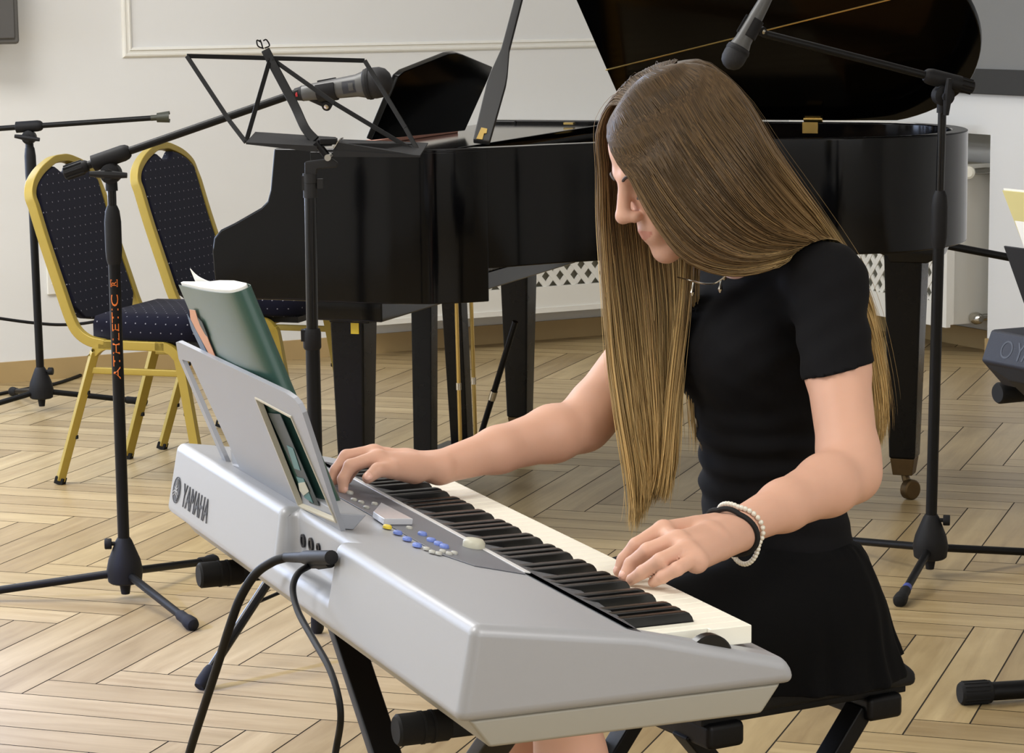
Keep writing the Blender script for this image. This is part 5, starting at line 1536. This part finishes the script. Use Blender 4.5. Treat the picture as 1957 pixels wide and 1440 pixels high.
# left hand (index, middle, ring, little)
lz = .716
lf = [[J(1268, 1010, .762), J(1216, 1043, .747), J(1192, 1070, .730), J(1182, 1093, .7165)],
      [J(1296, 1030, .760), J(1238, 1053, .748), J(1206, 1078, .730), J(1192, 1103, .7165)],
      [J(1313, 1048, .754), J(1262, 1072, .745), J(1228, 1094, .729), J(1206, 1109, .7165)],
      [J(1331, 1066, .745), J(1294, 1088, .738), J(1266, 1104, .727), J(1248, 1114, .7165)]]
lt = [J(1370, 1022, .742), J(1310, 1034, .728), J(1268, 1052, .722), J(1244, 1066, .7175)]
lt[1] += KD * .018; lt[2] += KD * .03; lt[3] += KD * .036
hand(WL, lf, lt, Z)
# right hand (index, middle, ring, little)
def YP(px, py, Y): return at(px, py, Y)
rf = [[YP(724, 873, 3.355), YP(670, 891, 3.345), YP(656, 916, 3.338), YP(656, 937, 3.335)],
      [YP(715, 864, 3.385), YP(662, 873, 3.375), YP(642, 900, 3.365), YP(634, 921, 3.360)],
      [YP(718, 866, 3.408), YP(672, 876, 3.405), YP(652, 898, 3.395), YP(644, 918, 3.390)],
      [YP(728, 872, 3.428), YP(690, 884, 3.430), YP(672, 902, 3.425), YP(664, 918, 3.420)]]
rt = [YP(792, 902, 3.385), YP(748, 897, 3.345), YP(722, 899, 3.325), YP(703, 914, 3.315)]
hand(WR, rf, rt, (Z + FT * -.2).normalized())
# legs
HIPC = at(1497, 1150, TY)
KL_, KR_ = V((.055, 3.285, .505)), V((-.01, 3.45, .505))
for s, kn in ((1, KL_), (-1, KR_)):
    hp = HIPC + LT * (.068 * s) + Z * .012
    an = kn + V((.06, .03, -.40)); an.z = .085
    body.cone(hp, kn, .072, .050, k=.03); body.chain([kn, kn + (an - kn) * .3, an], [.047, .046, .032], k=.015)
    body.cone(an, an + FT * .13 - Z * .05, .032, .022, k=.02)
# head ------------------------------------------------------------------
HA = (HL, HF, HU)
body.ell(HW(0, -.012, .026), (.073, .094, .088), HA, k=.012)
body.ell(HW(0, .030, -.030), (.057, .058, .080), HA, k=.025)
body.ell(HW(0, .052, .040), (.046, .032, .036), HA, k=.025)                     # forehead
for s in (1, -1):
    body.cone(HW(.052 * s, .0, -.055), HW(.012 * s, .068, -.098), .018, .016, k=.022)   # jaw
    body.ell(HW(.036 * s, .062, -.030), (.024, .020, .022), HA, k=.018)          # cheek
    body.cone(HW(.012 * s, .086, .016), HW(.036 * s, .076, .016), .0085, .008, k=.012)   # brow
    body.ell(HW(.030 * s, .0915, -.002), (.017, .012, .010), HA, k=.012, op='s') # socket
    body.ell(HW(.030 * s, .0715, -.002), (.0150, .0145, .0120), HA, k=.004)      # lowered eyelid
    body.ell(HW(.070 * s, -.012, -.010), (.010, .018, .028), HA, k=.006)         # ear
    body.ell(HW(.0105 * s, .0985, -.0385), (.0078, .0095, .0075), HA, k=.006)    # nostril wing
    body.ell(HW(.0062 * s, .1030, -.0455), (.0032, .0042, .0030), HA, k=.003, op='s')
body.cone(HW(0, .087, .012), HW(0, .1085, -.029), .0075, .0095, k=.010)           # nose
body.ell(HW(0, .1110, -.0335), (.0105, .0095, .0092), HA, k=.006)
body.ell(HW(0, .082, -.068), (.026, .014, .020), HA, k=.015)                     # mouth mound
body.ell(HW(0, .0755, -.105), (.018, .014, .013), HA, k=.014)                    # chin
for s in (1, -1):
    body.cone(HW(.003 * s, .0945, -.0620), HW(.018 * s, .0840, -.0655), .0040, .0024, k=.004)
    body.cone(HW(.0 * s, .0925, -.0705), HW(.016 * s, .0840, -.0675), .0047, .0026, k=.004)
body.cone(HW(-.021, .0870, -.0665), HW(.021, .0870, -.0665), .0010, .0010, k=.003, op='s')
body.cone(HW(0, .1010, -.0665), HW(0, .1010, -.0665), .0015, .0015, k=.004, op='s')

vs, qs = mesh_field(body, .0026)
fc = vs[qs].mean(1) - A_(HC)
l_, f_, u_ = fc @ A_(HL), fc @ A_(HF), fc @ A_(HU)
lip = (np.abs(l_) < .0215) & (f_ > .0815) & ((u_ + .0665) < (.0085 - np.abs(l_) * .33)) & ((u_ + .0665) > -(.0105 - np.abs(l_) * .42))
girl = np_mesh('person', vs - A_(HIPC), qs, M_SKIN, None, mats=[M_SKIN, M_LIP], mi=lip.astype(int))
girl.location = HIPC
tag(girl, 'girl with long hair in black dress top and skirt, playing the silver keyboard, head bowed', 'person')
nmb = 0
for p, d, up, r in nails:
    y = (up - d * up.dot(d)).normalized(); x = d.cross(y); mb = MB()
    mb.ball((0, 0, 0), 1, 12, 8)
    c = p + y * (r * .62) + d * .001
    mb.v = [c + x * (v.x * r * .70) + d * (v.y * r * 1.0) + y * (v.z * r * .42) for v in mb.v]
    mb.build('fingernail', M_NAIL, girl, angle=180)
p, d = rt[3], (rt[3] - rt[2]).normalized(); up = (V((0, -1, 0)) * .8 + Z * .35); y = (up - d * up.dot(d)).normalized(); x = d.cross(y)
mb = MB(); mb.ball((0, 0, 0), 1, 12, 8); c = p + y * .0050; mb.v = [c + x * (v.x * .0058) + d * (v.y * .0075) + y * (v.z * .0036) for v in mb.v]
mb.build('fingernail', M_NAIL, girl, angle=180)
# brows and lashes
for s in (1, -1):
    P = [HW(.012 * s, .0955, .013), HW(.024 * s, .0930, .0185), HW(.034 * s, .0865, .0185), HW(.043 * s, .0775, .0145)]
    MB().tube(spline(P, 5), [.0014] + [.0022] * 12 + [.0010] * 3, 6).build('eyebrow', M_LASH, girl)
    P = [HW(.0175 * s, .0835, -.0085), HW(.024 * s, .0880, -.0098), HW(.030 * s, .0885, -.0104), HW(.037 * s, .0850, -.0098), HW(.0425 * s, .0785, -.0075)]
    mb = MB(); sp_ = spline(P, 5); vs_ = []; fs_ = []
    for q in sp_:
        o_ = (HF * .7 - HU * .6 + HL * .25 * s).normalized() * .0062
        vs_ += [q + HU * .0008, q + o_, q - HU * .0006]
    for i in range(len(sp_) - 1):
        a, b = 3 * i, 3 * i + 3; fs_ += [(a, a + 1, b + 1, b), (a + 1, a + 2, b + 2, b + 1), (a + 2, a, b, b + 2)]
    mb.add(vs_, fs_).build('eyelashes', M_LASH, girl)

# ---- shirt ----------------------------------------------------------------
def wrinkle(P):
    z = P[:, 2]; x = P[:, 0] * 3 + P[:, 1] * 2
    w = np.exp(-((z - .735) / .075) ** 2)
    a = np.sin(z * 175 + np.sin(P[:, 0] * 23 + P[:, 1] * 17) * 1.3) * .0028 * w
    a += np.sin(z * 95 + P[:, 0] * 40 + P[:, 1] * 30) * .0013 * np.clip(w + .25, 0, 1)
    return a
shirt = Field()
shirt.loft([q for q in tsec(.0065) if q[0].z > .60], FT, LT, k=.02, mod=wrinkle)
for s in (1, -1): shirt.ell(at(1455, 655, TY) + FT * .070 + LT * (.058 * s), (.047, .056, .056), (FT, LT, Z), k=.05)
for S_ in (SL, SR): shirt.cone(mid + (S_ - mid) * .35 + Z * .005, S_ + Z * .004, .052, .0505, k=.03)
def sleeve(a, b, ra, rb, c, n, k=.022):
    a, b, c = A_(a), A_(b), A_(c); n = np.array(n, float); n /= np.linalg.norm(n); ab = b - a; L2 = ab @ ab
    def f(P):
        t = np.clip((P - a) @ ab / L2, 0, 1)
        return np.maximum(np.linalg.norm(P - a - t[:, None] * ab, axis=1) - (ra + (rb - ra) * t), (P - c) @ n)
    shirt.add(f, (a + b) / 2, math.sqrt(L2) / 2 + ra, k)
sleeve(SL, SL + (EL - SL) * .60, .050, .0465, at(1594, 711, 3.335), (.256, -.12, -1.))
sleeve(SR, SR + (ER - SR) * .66, .050, .0475, SR + (ER - SR) * .58, A_((ER - SR).normalized()))
nk = at(1455, 478, TY - .01)
shirt.ell(nk + FT * .020 + Z * .026, (.072, .070, .046), ((FT * .9 - Z * .43).normalized(), LT, (Z * .9 + FT * .43).normalized()), k=.003, op='s')
shirt.plane(at(1486, 1062, TY), (0, 0, -1))
def folds(P, d):
    # creases running from the armpit, gentle cloth unevenness
    n = np.sin(P[:, 0] * 61 + P[:, 2] * 83) * np.sin(P[:, 1] * 57 - P[:, 2] * 47) * .0011
    q = P - A_(SL); r = np.linalg.norm(q, axis=1); fold = np.exp(-((r - .10) / .07) ** 2)
    n += np.sin((q[:, 2] * .9 - q[:, 0] * .55 + q[:, 1] * .3) * 150) * .0012 * fold
    return d + n
vs, qs = mesh_field(shirt, .0034, folds)
np_mesh('t_shirt', vs, qs, M_SHIRT, girl)
# ---- skirt ----------------------------------------------------------------
skirt = Field()
SS = [(1040, 1486, 150), (1052, 1487, 156), (1075, 1487, 160), (1110, 1488, 172), (1150, 1494, 188), (1190, 1499, 200), (1235, 1505, 214), (1272, 1507, 224), (1300, 1500, 232)]
def pleat(P):
    a = np.arctan2(P[:, 1] - HIPC.y, P[:, 0] - HIPC.x); w = np.clip((.66 - P[:, 2]) / .12, 0, 1)
    return (np.sin(a * 19 + P[:, 2] * 9) * .0045 + np.sin(a * 31 + 1.3) * .002) * w + np.sin(a * 46) * .0025 * np.clip((P[:, 2] - .60) / .03, 0, 1)
sec = []
for py, px, hpx in SS:
    hx = hpx * TY / 4923; rl = hx * 1.12; rf_ = math.sqrt(max(hx ** 2 - (rl * .436) ** 2, 1e-4)) / .9
    sec.append((at(px, py, TY), rf_, rl))
skirt.loft(sec, FT, LT, k=.02, mod=pleat)
for s, kn in ((1, KL_), (-1, KR_)):
    hp = HIPC + LT * (.07 * s) + Z * .005
    skirt.cone(hp, hp + (kn - hp) * .72, .095, .078, k=.05)
kd_ = (KL_ + KR_) / 2 - HIPC; kd_.z = 0; kd_.normalize()
skirt.plane(HIPC + kd_ * .30, tuple(kd_ + Z * -.25))
skirt.add(lambda P: .436 - P[:, 2], (0, 0, .436), 9, .004, 'i')
_bc = A_(BP(BDEP / 2, BLEN / 2 + .01, BTOP - .05)); _bw, _bl = A_(BW), A_(BL)
def bench_box(P):
    q = P - _bc; return np.maximum(np.maximum(np.abs(q @ _bw) - BDEP / 2 - .002, np.abs(q @ _bl) - BLEN / 2 - .012), np.abs(q[:, 2]) - .0535)
skirt.add(bench_box, _bc, .6, .003, 's')
vs, qs = mesh_field(skirt, .0042)
np_mesh('skirt', vs, qs, M_SKIRT, girl)
sk2 = None
# shoes
for s, kn in ((1, KL_), (-1, KR_)):
    an = kn + V((.06, .03, -.40)); an.z = .085
    f = Field(); f.cone(an - FT * .03 - Z * .045, an + FT * .15 - Z * .052, .036, .030, k=.02); f.cone(an - Z * .03, an + FT * .06 - Z * .045, .042, .040, k=.02)
    f.plane((0, 0, .002), (0, 0, -1))
    vs, qs = mesh_field(f, .006); np_mesh('shoe', vs, qs, M_SHOE, girl)
def push_out(P, fl, m):
    sh = P.shape; Q = P.reshape(-1, 3).copy()
    for _ in range(2):
        d = fl.eval(Q); ii = np.where(d < m)[0]
        if not len(ii): break
        e = 1e-3; g = np.stack([fl.eval(Q[ii] + np.eye(3)[a] * e) - d[ii] for a in range(3)], 1); g /= np.maximum(np.linalg.norm(g, axis=1, keepdims=True), 1e-9)
        Q[ii] += g * (m - d[ii])[:, None]
    return Q.reshape(sh)
# ---- bracelets, necklace -------------------------------------------------------
ad = (WL - EL).normalized()
def wrist_ring(c, nrm, r1, r2, up):
    nrm = nrm.normalized(); y = (up - nrm * up.dot(nrm)).normalized(); x = nrm.cross(y)
    return lambda a: c + x * (r1 * math.cos(a)) + y * (r2 * math.sin(a))
rg_ = wrist_ring(WL + ad * .013, ad + V((.15, .0, -.10)), .0275, .0300, Z)
pts = [V(p) for p in push_out(np.array([A_(rg_(2 * math.pi * i / 40)) for i in range(41)]), body, .0026)]
MB().tube(pts, .0034, 8, cap=False).build('hair_tie', M_TIE, girl)
ctr = at(1410, 1019, 3.055)
up_ = (at(1388, 963, 3.055) - at(1428, 1076, 3.055)).normalized()
side_ = ad.cross(up_).normalized(); bl_up = (at(1398, 960, 3.06) - at(1422, 1079, 3.06)).length / 2
pb_ = MB(); nbd = 46
for i in range(nbd):
    a = 2 * math.pi * i / nbd
    q = ctr + up_ * (bl_up * math.sin(a)) + side_ * (.031 * math.cos(a)) - ad * (.010 * (math.cos(a) ** 2 - .5)) + V((.004, 0, 0)) * math.cos(a)
    q = V(push_out(A_(q)[None], body, .0034)[0]); pb_.ball(q, .0033, 8, 6)
pb_.build('pearl_bracelet', M_PEARL, girl, angle=180)
ncx = [at(x, y, 3.55 + dy) for x, y, dy in ((1295, 530, -.07), (1318, 536, -.098), (1337, 541, -.108), (1352, 543, -.112), (1368, 541, -.115), (1384, 530, -.118), (1396, 518, -.118), (1420, 500, -.105))]
ncx = [V(p) for p in push_out(np.array([A_(p) for p in spline(ncx, 3)]), shirt, .0012)]
nk_ = MB().tube(spline(ncx, 3), .0011, 6).build('necklace', M_CHROME, girl)
for x, y, l, nm in ((1325, 540, 26, 'pendant'), (1378, 534, 26, 'pendant'), (1386, 522, 14, 'pendant')):
    a, b = at(x, y, 3.438), at(x - 2, y + l, 3.436)
    MB().lathe([(0, .0012), ((b - a).length * .4, .0016), ((b - a).length * .75, .0036), ((b - a).length, .0012)], a, b - a, 10).build(nm, M_CHROME, nk_)

# ---- hair ---------------------------------------------------------------------
def hair_material():
    k = NT('long_light_brown_hair'); a = k.n('ShaderNodeVertexColor'); a.layer_name = 'tint'
    k.l(a, 'Color', k.b, 'Base Color'); k.b.inputs['Roughness'].default_value = .42; k.b.inputs['Specular IOR Level'].default_value = .25
    k.b.inputs['Sheen Weight'].default_value = .0
    return k.m
M_HAIR = hair_material()
near = [
 [(1166,228,-.01),(1182,285,-.045),(1212,350,-.065),(1255,425,-.08),(1300,482,-.085),(1352,510,-.08),(1410,519,-.07),(1470,508,-.055),(1530,480,-.03),(1580,492,.0),(1628,555,.03),(1655,640,.045),(1668,720,.05),(1672,790,.05)],
 [(1180,205,-.005),(1215,290,-.06),(1265,375,-.085),(1325,450,-.095),(1390,490,-.09),(1455,495,-.075),(1515,478,-.05),(1560,470,-.03),(1600,492,.0),(1636,555,.03),(1660,640,.045),(1672,730,.05),(1675,800,.05),(1674,830,.05)],
 [(1210,178,0),(1260,265,-.07),(1320,360,-.10),(1385,430,-.10),(1445,465,-.085),(1505,470,-.06),(1550,466,-.035),(1588,480,-.01),(1620,520,.015),(1646,585,.035),(1666,670,.045),(1677,750,.05),(1679,800,.05),(1677,850,.05)],
 [(1245,152,0),(1310,235,-.075),(1375,325,-.105),(1435,400,-.10),(1490,440,-.08),(1540,455,-.055),(1580,472,-.025),(1612,505,.0),(1637,555,.02),(1656,620,.035),(1671,700,.045),(1680,770,.05),(1682,800,.05),(1680,835,.05)],
 [(1275,132,.005),(1345,200,-.06),(1410,285,-.09),(1465,360,-.085),(1515,415,-.065),(1560,452,-.04),(1596,490,-.015),(1626,535,.005),(1647,590,.02),(1663,650,.035),(1676,720,.045),(1683,780,.05),(1684,810,.05),(1681,830,.05)],
 [(1293,122,.01),(1355,138,-.01),(1420,206,-.04),(1468,290,-.05),(1512,350,-.04),(1558,410,-.025),(1595,465,-.005),(1626,515,.01),(1648,570,.025),(1665,635,.035),(1677,705,.045),(1684,760,.05),(1685,790,.05),(1683,815,.05)],
 [(1294,118,.03),(1352,120,.03),(1424,190,.02),(1477,280,.015),(1520,345,.015),(1564,410,.02),(1600,465,.025),(1632,520,.03),(1653,575,.04),(1670,640,.045),(1681,705,.05),(1687,760,.05),(1687,790,.05),(1685,810,.05)],
 [(1292,120,.05),(1345,130,.075),(1408,200,.085),(1460,285,.085),(1505,345,.08),(1550,405,.075),(1590,462,.07),(1624,518,.07),(1648,575,.07),(1666,640,.07),(1678,705,.07),(1684,760,.07),(1685,790,.07),(1683,810,.07)]]
far = [
 [(1184,202,.005),(1164,205,.02),(1146,254,.035),(1150,325,.05),(1152,420,.06),(1157,510,.055),(1164,600,.05),(1172,690,.05),(1184,770,.05),(1196,840,.05),(1206,900,.05),(1212,950,.05),(1214,985,.05),(1213,1010,.05)],
 [(1203,185,.005),(1180,181,.03),(1158,234,.06),(1162,325,.075),(1164,420,.08),(1172,510,.07),(1182,600,.06),(1192,690,.06),(1203,770,.06),(1212,840,.06),(1220,890,.06),(1224,930,.06),(1222,965,.06),(1218,995,.06)],
 [(1228,167,.005),(1204,152,.04),(1184,215,.09),(1190,325,.10),(1197,420,.095),(1206,510,.08),(1216,600,.07),(1224,690,.07),(1232,770,.07),(1237,830,.07),(1240,880,.07),(1240,920,.07),(1236,950,.07),(1230,975,.07)],
 [(1252,148,.005),(1236,134,.04),(1224,200,.11),(1230,325,.115),(1236,420,.105),(1244,510,.09),(1252,600,.08),(1256,690,.075),(1260,770,.075),(1262,830,.075),(1262,880,.075),(1258,915,.075),(1253,935,.075),(1248,950,.075)],
 [(1271,136,.005),(1265,123,.04),(1264,190,.12),(1275,325,.12),(1278,420,.105),(1285,510,.085),(1290,590,.075),(1288,680,.07),(1284,760,.07),(1281,820,.07),(1278,870,.07),(1274,900,.07),(1270,920,.07),(1267,940,.07)],
 [(1286,126,.01),(1297,119,.05),(1312,190,.125),(1320,335,.115),(1314,430,.09),(1316,510,.06),(1311,590,.05),(1300,680,.055),(1290,760,.06),(1285,820,.06),(1281,870,.06),(1277,910,.06),(1273,945,.06),(1270,965,.06)]]
def guide_arr(g): return np.array([[A_(at(x, y, HY + dy)) for x, y, dy in row] for row in g])
def cr(G, x):   # Catmull-Rom along axis 0 at fractional positions x
    n = len(G); i = np.clip(np.floor(x).astype(int), 0, n - 2); t = (x - i).reshape((-1,) + (1,) * (G.ndim - 1))
    p0, p1, p2, p3 = G[np.maximum(i - 1, 0)], G[i], G[i + 1], G[np.minimum(i + 2, n - 1)]
    return .5 * ((2 * p1) + (p2 - p0) * t + (2 * p0 - 5 * p1 + 4 * p2 - p3) * t ** 2 + (3 * p1 - p0 - 3 * p2 + p3) * t ** 3)
skull = Field(); skull.p = [p for p in body.p[-40:]]
head_f = Field()
head_f.ell(HW(0, -.012, .026), (.073, .094, .088), HA).ell(HW(0, .030, -.030), (.057, .058, .080), HA, k=.025)
head_f.ell(HW(0, .052, .040), (.046, .032, .036), HA, k=.025)
for s in (1, -1): head_f.ell(HW(.036 * s, .062, -.030), (.024, .020, .022), HA, k=.018)
TW = 34
def strands(G, N, depth, jit, trim, u_lo=0., u_hi=None, seed=1):
    rg = np.random.default_rng(seed); n, T = G.shape[:2]
    u = rg.uniform(u_lo, (n - 1) if u_hi is None else u_hi, N)
    Q = cr(G, u)                                   # N x T x 3
    end = 1 - rg.random(N) ** 2 * trim
    tt = np.linspace(0, 1, TW)[None] * end[:, None] * (T - 1)
    X = np.empty((N, TW, 3))
    i = np.clip(np.floor(tt).astype(int), 0, T - 2); f = (tt - i)[..., None]; ar = np.arange(N)[:, None]
    p0, p1, p2, p3 = Q[ar, np.maximum(i - 1, 0)], Q[ar, i], Q[ar, i + 1], Q[ar, np.minimum(i + 2, T - 1)]
    X = .5 * ((2 * p1) + (p2 - p0) * f + (2 * p0 - 5 * p1 + 4 * p2 - p3) * f ** 2 + (3 * p1 - p0 - 3 * p2 + p3) * f ** 3)
    s = np.linspace(0, 1, TW)[None, :, None]
    grow = np.clip(s * 4, 0, 1)
    lock = np.floor(u * 9); lr = np.random.default_rng(seed + 5).normal(0, 1, (int(lock.max()) + 1, 3))[lock.astype(int)]
    X += rg.normal(0, 1, (N, 1, 3)) * jit * grow * (.5 + s) + lr[:, None] * jit * .9 * grow * s
    dep = rg.random(N) ** 1.4
    X[..., 1] += (dep * depth)[:, None] * grow[..., 0]
    ph = rg.uniform(0, 6.28, (N, 1)); X[..., 0] += np.sin(s[..., 0] * 9 + ph) * .0012 * grow[..., 0]
    return X, dep, u
def strand_mesh(X, rad, tint, name, parent):
    N, T = X.shape[:2]; d = np.gradient(X, axis=1); d /= np.maximum(np.linalg.norm(d, axis=2, keepdims=True), 1e-9)
    ref = np.array([.3, -1., .2]); a = np.cross(d, ref); a /= np.maximum(np.linalg.norm(a, axis=2, keepdims=True), 1e-9); b = np.cross(d, a)
    s = np.linspace(0, 1, T); r = rad[:, None] * np.clip(np.minimum(.55 + s * 4, (1.03 - s) * 5), .15, 1)[None]
    P = np.stack([X + (a * math.cos(q) + b * math.sin(q)) * r[..., None] for q in (0.5, 2.6, 4.7)], 2)     # N T 3 3
    idx = np.arange(N * T * 3).reshape(N, T, 3); qs = []
    for k in range(3):
        k2 = (k + 1) % 3; qs.append(np.stack([idx[:, :-1, k], idx[:, :-1, k2], idx[:, 1:, k2], idx[:, 1:, k]], -1).reshape(-1, 4))
    col = np.repeat(tint[:, :, None, :], 3, 2).reshape(-1, 4)
    return P.reshape(-1, 3), np.concatenate(qs), col
ROOT, MIDC, TIP = (np.array(lin(c)) for c in ((72, 58, 43), (120, 95, 62), (208, 178, 122)))
def tint(N, s0, rg, a=.32, b=.85):
    s = np.linspace(0, 1, TW)[None] * np.ones((N, 1)) + rg.normal(0, .07, (N, 1)) + s0
    c = np.where((s < .38)[..., None], ROOT + (MIDC - ROOT) * np.clip(s / .38, 0, 1)[..., None], MIDC + (TIP - MIDC) * np.clip((s - .38) / .45, 0, 1)[..., None])
    v = np.exp(rg.normal(0, .27, (N, 1, 1))); c = c * v; c[..., 3] = 1
    return c
GN, GF = guide_arr(near), guide_arr(far)
parts = []
for G, N, dep, jit, trim, s0, sd in ((GN, 5200, .012, .0022, .16, .0, 3), (GF, 3400, .016, .0030, .34, .04, 4)):
    X, dp_, u = strands(G, N, dep, jit, trim, seed=sd)
    X = push_out(X, head_f, .0065); X = push_out(X, shirt, .0035)
    rg = np.random.default_rng(sd + 20)
    parts.append((X, rg.uniform(.00055, .00105, N), tint(N, s0, rg)))
# wisps
X, _, _ = strands(GF, 90, .02, .007, .5, seed=8); X = push_out(X, head_f, .003); parts.append((X, np.full(90, .00035), tint(90, .1, np.random.default_rng(1))))
X, _, _ = strands(GN, 70, .0, .006, .3, u_lo=4.5, seed=9); X = push_out(X, head_f, .003); parts.append((X, np.full(70, .00032), tint(70, .1, np.random.default_rng(2))))
WG = guide_arr([[(1330,250,.13),(1330,430,.10),(1322,560,.08),(1316,660,.09),(1320,760,.10),(1326,830,.11),(1328,880,.11)], [(1335,250,.13),(1335,430,.10),(1330,560,.085),(1326,660,.10),(1336,760,.115),(1344,820,.12),(1346,850,.12)]])
X, _, _ = strands(WG, 60, .01, .003, .35, seed=10); parts.append((X, np.full(60, .0006), tint(60, .35, np.random.default_rng(3))))
VS = []; QS = []; CS = []; o = 0
for X, rad, tn in parts:
    v, q, c = strand_mesh(X, rad, tn, '', None); VS.append(v); QS.append(q + o); CS.append(c); o += len(v)
# the dense under-layers of the hair, as two thick sheets
for G, dy, th, s_end in ((GN, .011, .008, .86), (GF, .009, .006, .60)):
    nu, nt = (len(G) - 1) * 6 + 1, 60
    U = cr(G, np.linspace(0, len(G) - 1, nu)); S_ = np.swapaxes(cr(np.swapaxes(U, 0, 1), np.linspace(0, (G.shape[1] - 1) * s_end, nt)), 0, 1).copy()
    g = np.clip(np.linspace(0, 1, nt) * 6, 0.15, 1)[None]
    A1 = S_.copy(); A1[..., 1] += dy * g; A2 = S_.copy(); A2[..., 1] += (dy + th) * g
    A1 = push_out(A1, head_f, .0012); A1 = push_out(A1, shirt, .002); A2 = push_out(A2, head_f, .0008)
    v = np.concatenate([A1.reshape(-1, 3), A2.reshape(-1, 3)]); k = nu * nt; I = np.arange(k).reshape(nu, nt)
    q = [np.stack([I[:-1, :-1], I[:-1, 1:], I[1:, 1:], I[1:, :-1]], -1).reshape(-1, 4)]; q.append(q[0][:, ::-1] + k)
    for e in (I[0], I[-1], I[:, 0], I[:, -1]): q.append(np.stack([e[:-1], e[1:], e[1:] + k, e[:-1] + k], -1))
    s = np.tile(np.linspace(0, s_end, nt)[None], (nu, 1)); c = np.where((s < .42)[..., None], ROOT + (MIDC - ROOT) * (s / .42)[..., None], MIDC + (TIP - MIDC) * np.clip((s - .42) / .5, 0, 1)[..., None])
    c = np.tile(c.reshape(-1, 4), (2, 1)); c[:, 3] = 1
    VS.append(v); QS.append(np.concatenate(q) + o); CS.append(c); o += len(v)
hair = np_mesh('hair', np.concatenate(VS), np.concatenate(QS), M_HAIR, girl, attr=np.concatenate(CS))
# ================================================================ LIGHT
def area(name, loc, size, rot, power, col=(1, 1, 1), spread=180):
    l = bpy.data.lights.new(name, 'AREA'); l.shape = 'RECTANGLE'; l.size, l.size_y = size; l.energy = power; l.color = col; l.spread = R(spread)
    o = bpy.data.objects.new(name, l); COL.objects.link(o); o.location = loc; o.rotation_euler = rot
    return o
yaw = R(27.34)
for a, b, pw_ in ((-7.4, 2.6, 66), (-4.9, 2.6, 96), (-2.2, 2.8, 24), (-6.6, 6.0, 70), (-4.0, 9.8, 92)):
    area('ceiling_lamp', RW(a, b, ROOM_H - .03), (1.3, 1.3), (0, 0, yaw), pw_, (1, .982, .95))
# cool fill lamp in the added window, meant to tint the floor bluish
wc = RW((WIN_A0 + WIN_A1) / 2, -.16, (WIN_Z0 + WIN_Z1) / 2)
d = BD
area('cool_window_fill', wc, (2.3, 1.8), d.to_track_quat('-Z', 'Y').to_euler(), 150, (.60, .72, 1))
# cool daylight read as coming from the left; area lamp, no window built
area('hall_window_daylight', RW(ROOM_A + .2, 2.1, 1.75), (3.0, 2.0), AD.to_track_quat('-Z', 'Y').to_euler(), 105, (.74, .85, 1))
# neutral fill lamp added behind the camera, no windows there
area('front_fill_lamp', RW(-5.2, ROOM_B - .15, 1.7), (6.5, 2.2), (-BD).to_track_quat('-Z', 'Y').to_euler(), 75, (.93, .96, 1))
# blue stage spot standing left of the frame
sl = bpy.data.lights.new('stage_spot', 'SPOT'); sl.energy = 1500; sl.color = (.22, .33, 1); sl.spot_size = R(34); sl.spot_blend = 1; sl.shadow_soft_size = .08
so_ = bpy.data.objects.new('stage_spot', sl); COL.objects.link(so_); so_.location = (-3.6, 3.4, 2.3)
so_.rotation_euler = (V((-1.42, 4.75, 0)) - so_.location).to_track_quat('-Z', 'Y').to_euler()
w = bpy.data.worlds.new('world'); bpy.context.scene.world = w; w.use_nodes = True
w.node_tree.nodes['Background'].inputs[0].default_value = (.6, .7, .9, 1); w.node_tree.nodes['Background'].inputs[1].default_value = .4
sc = bpy.context.scene
sc.view_settings.view_transform = 'Standard'; sc.view_settings.look = 'None'; sc.view_settings.gamma = 1; sc.view_settings.use_curve_mapping = False
sc.view_settings.exposure = -0.06
sc.cycles.max_bounces = 6; sc.cycles.diffuse_bounces = 4; sc.cycles.glossy_bounces = 4; sc.cycles.use_denoising = True
sc.cycles.sample_clamp_indirect = 6
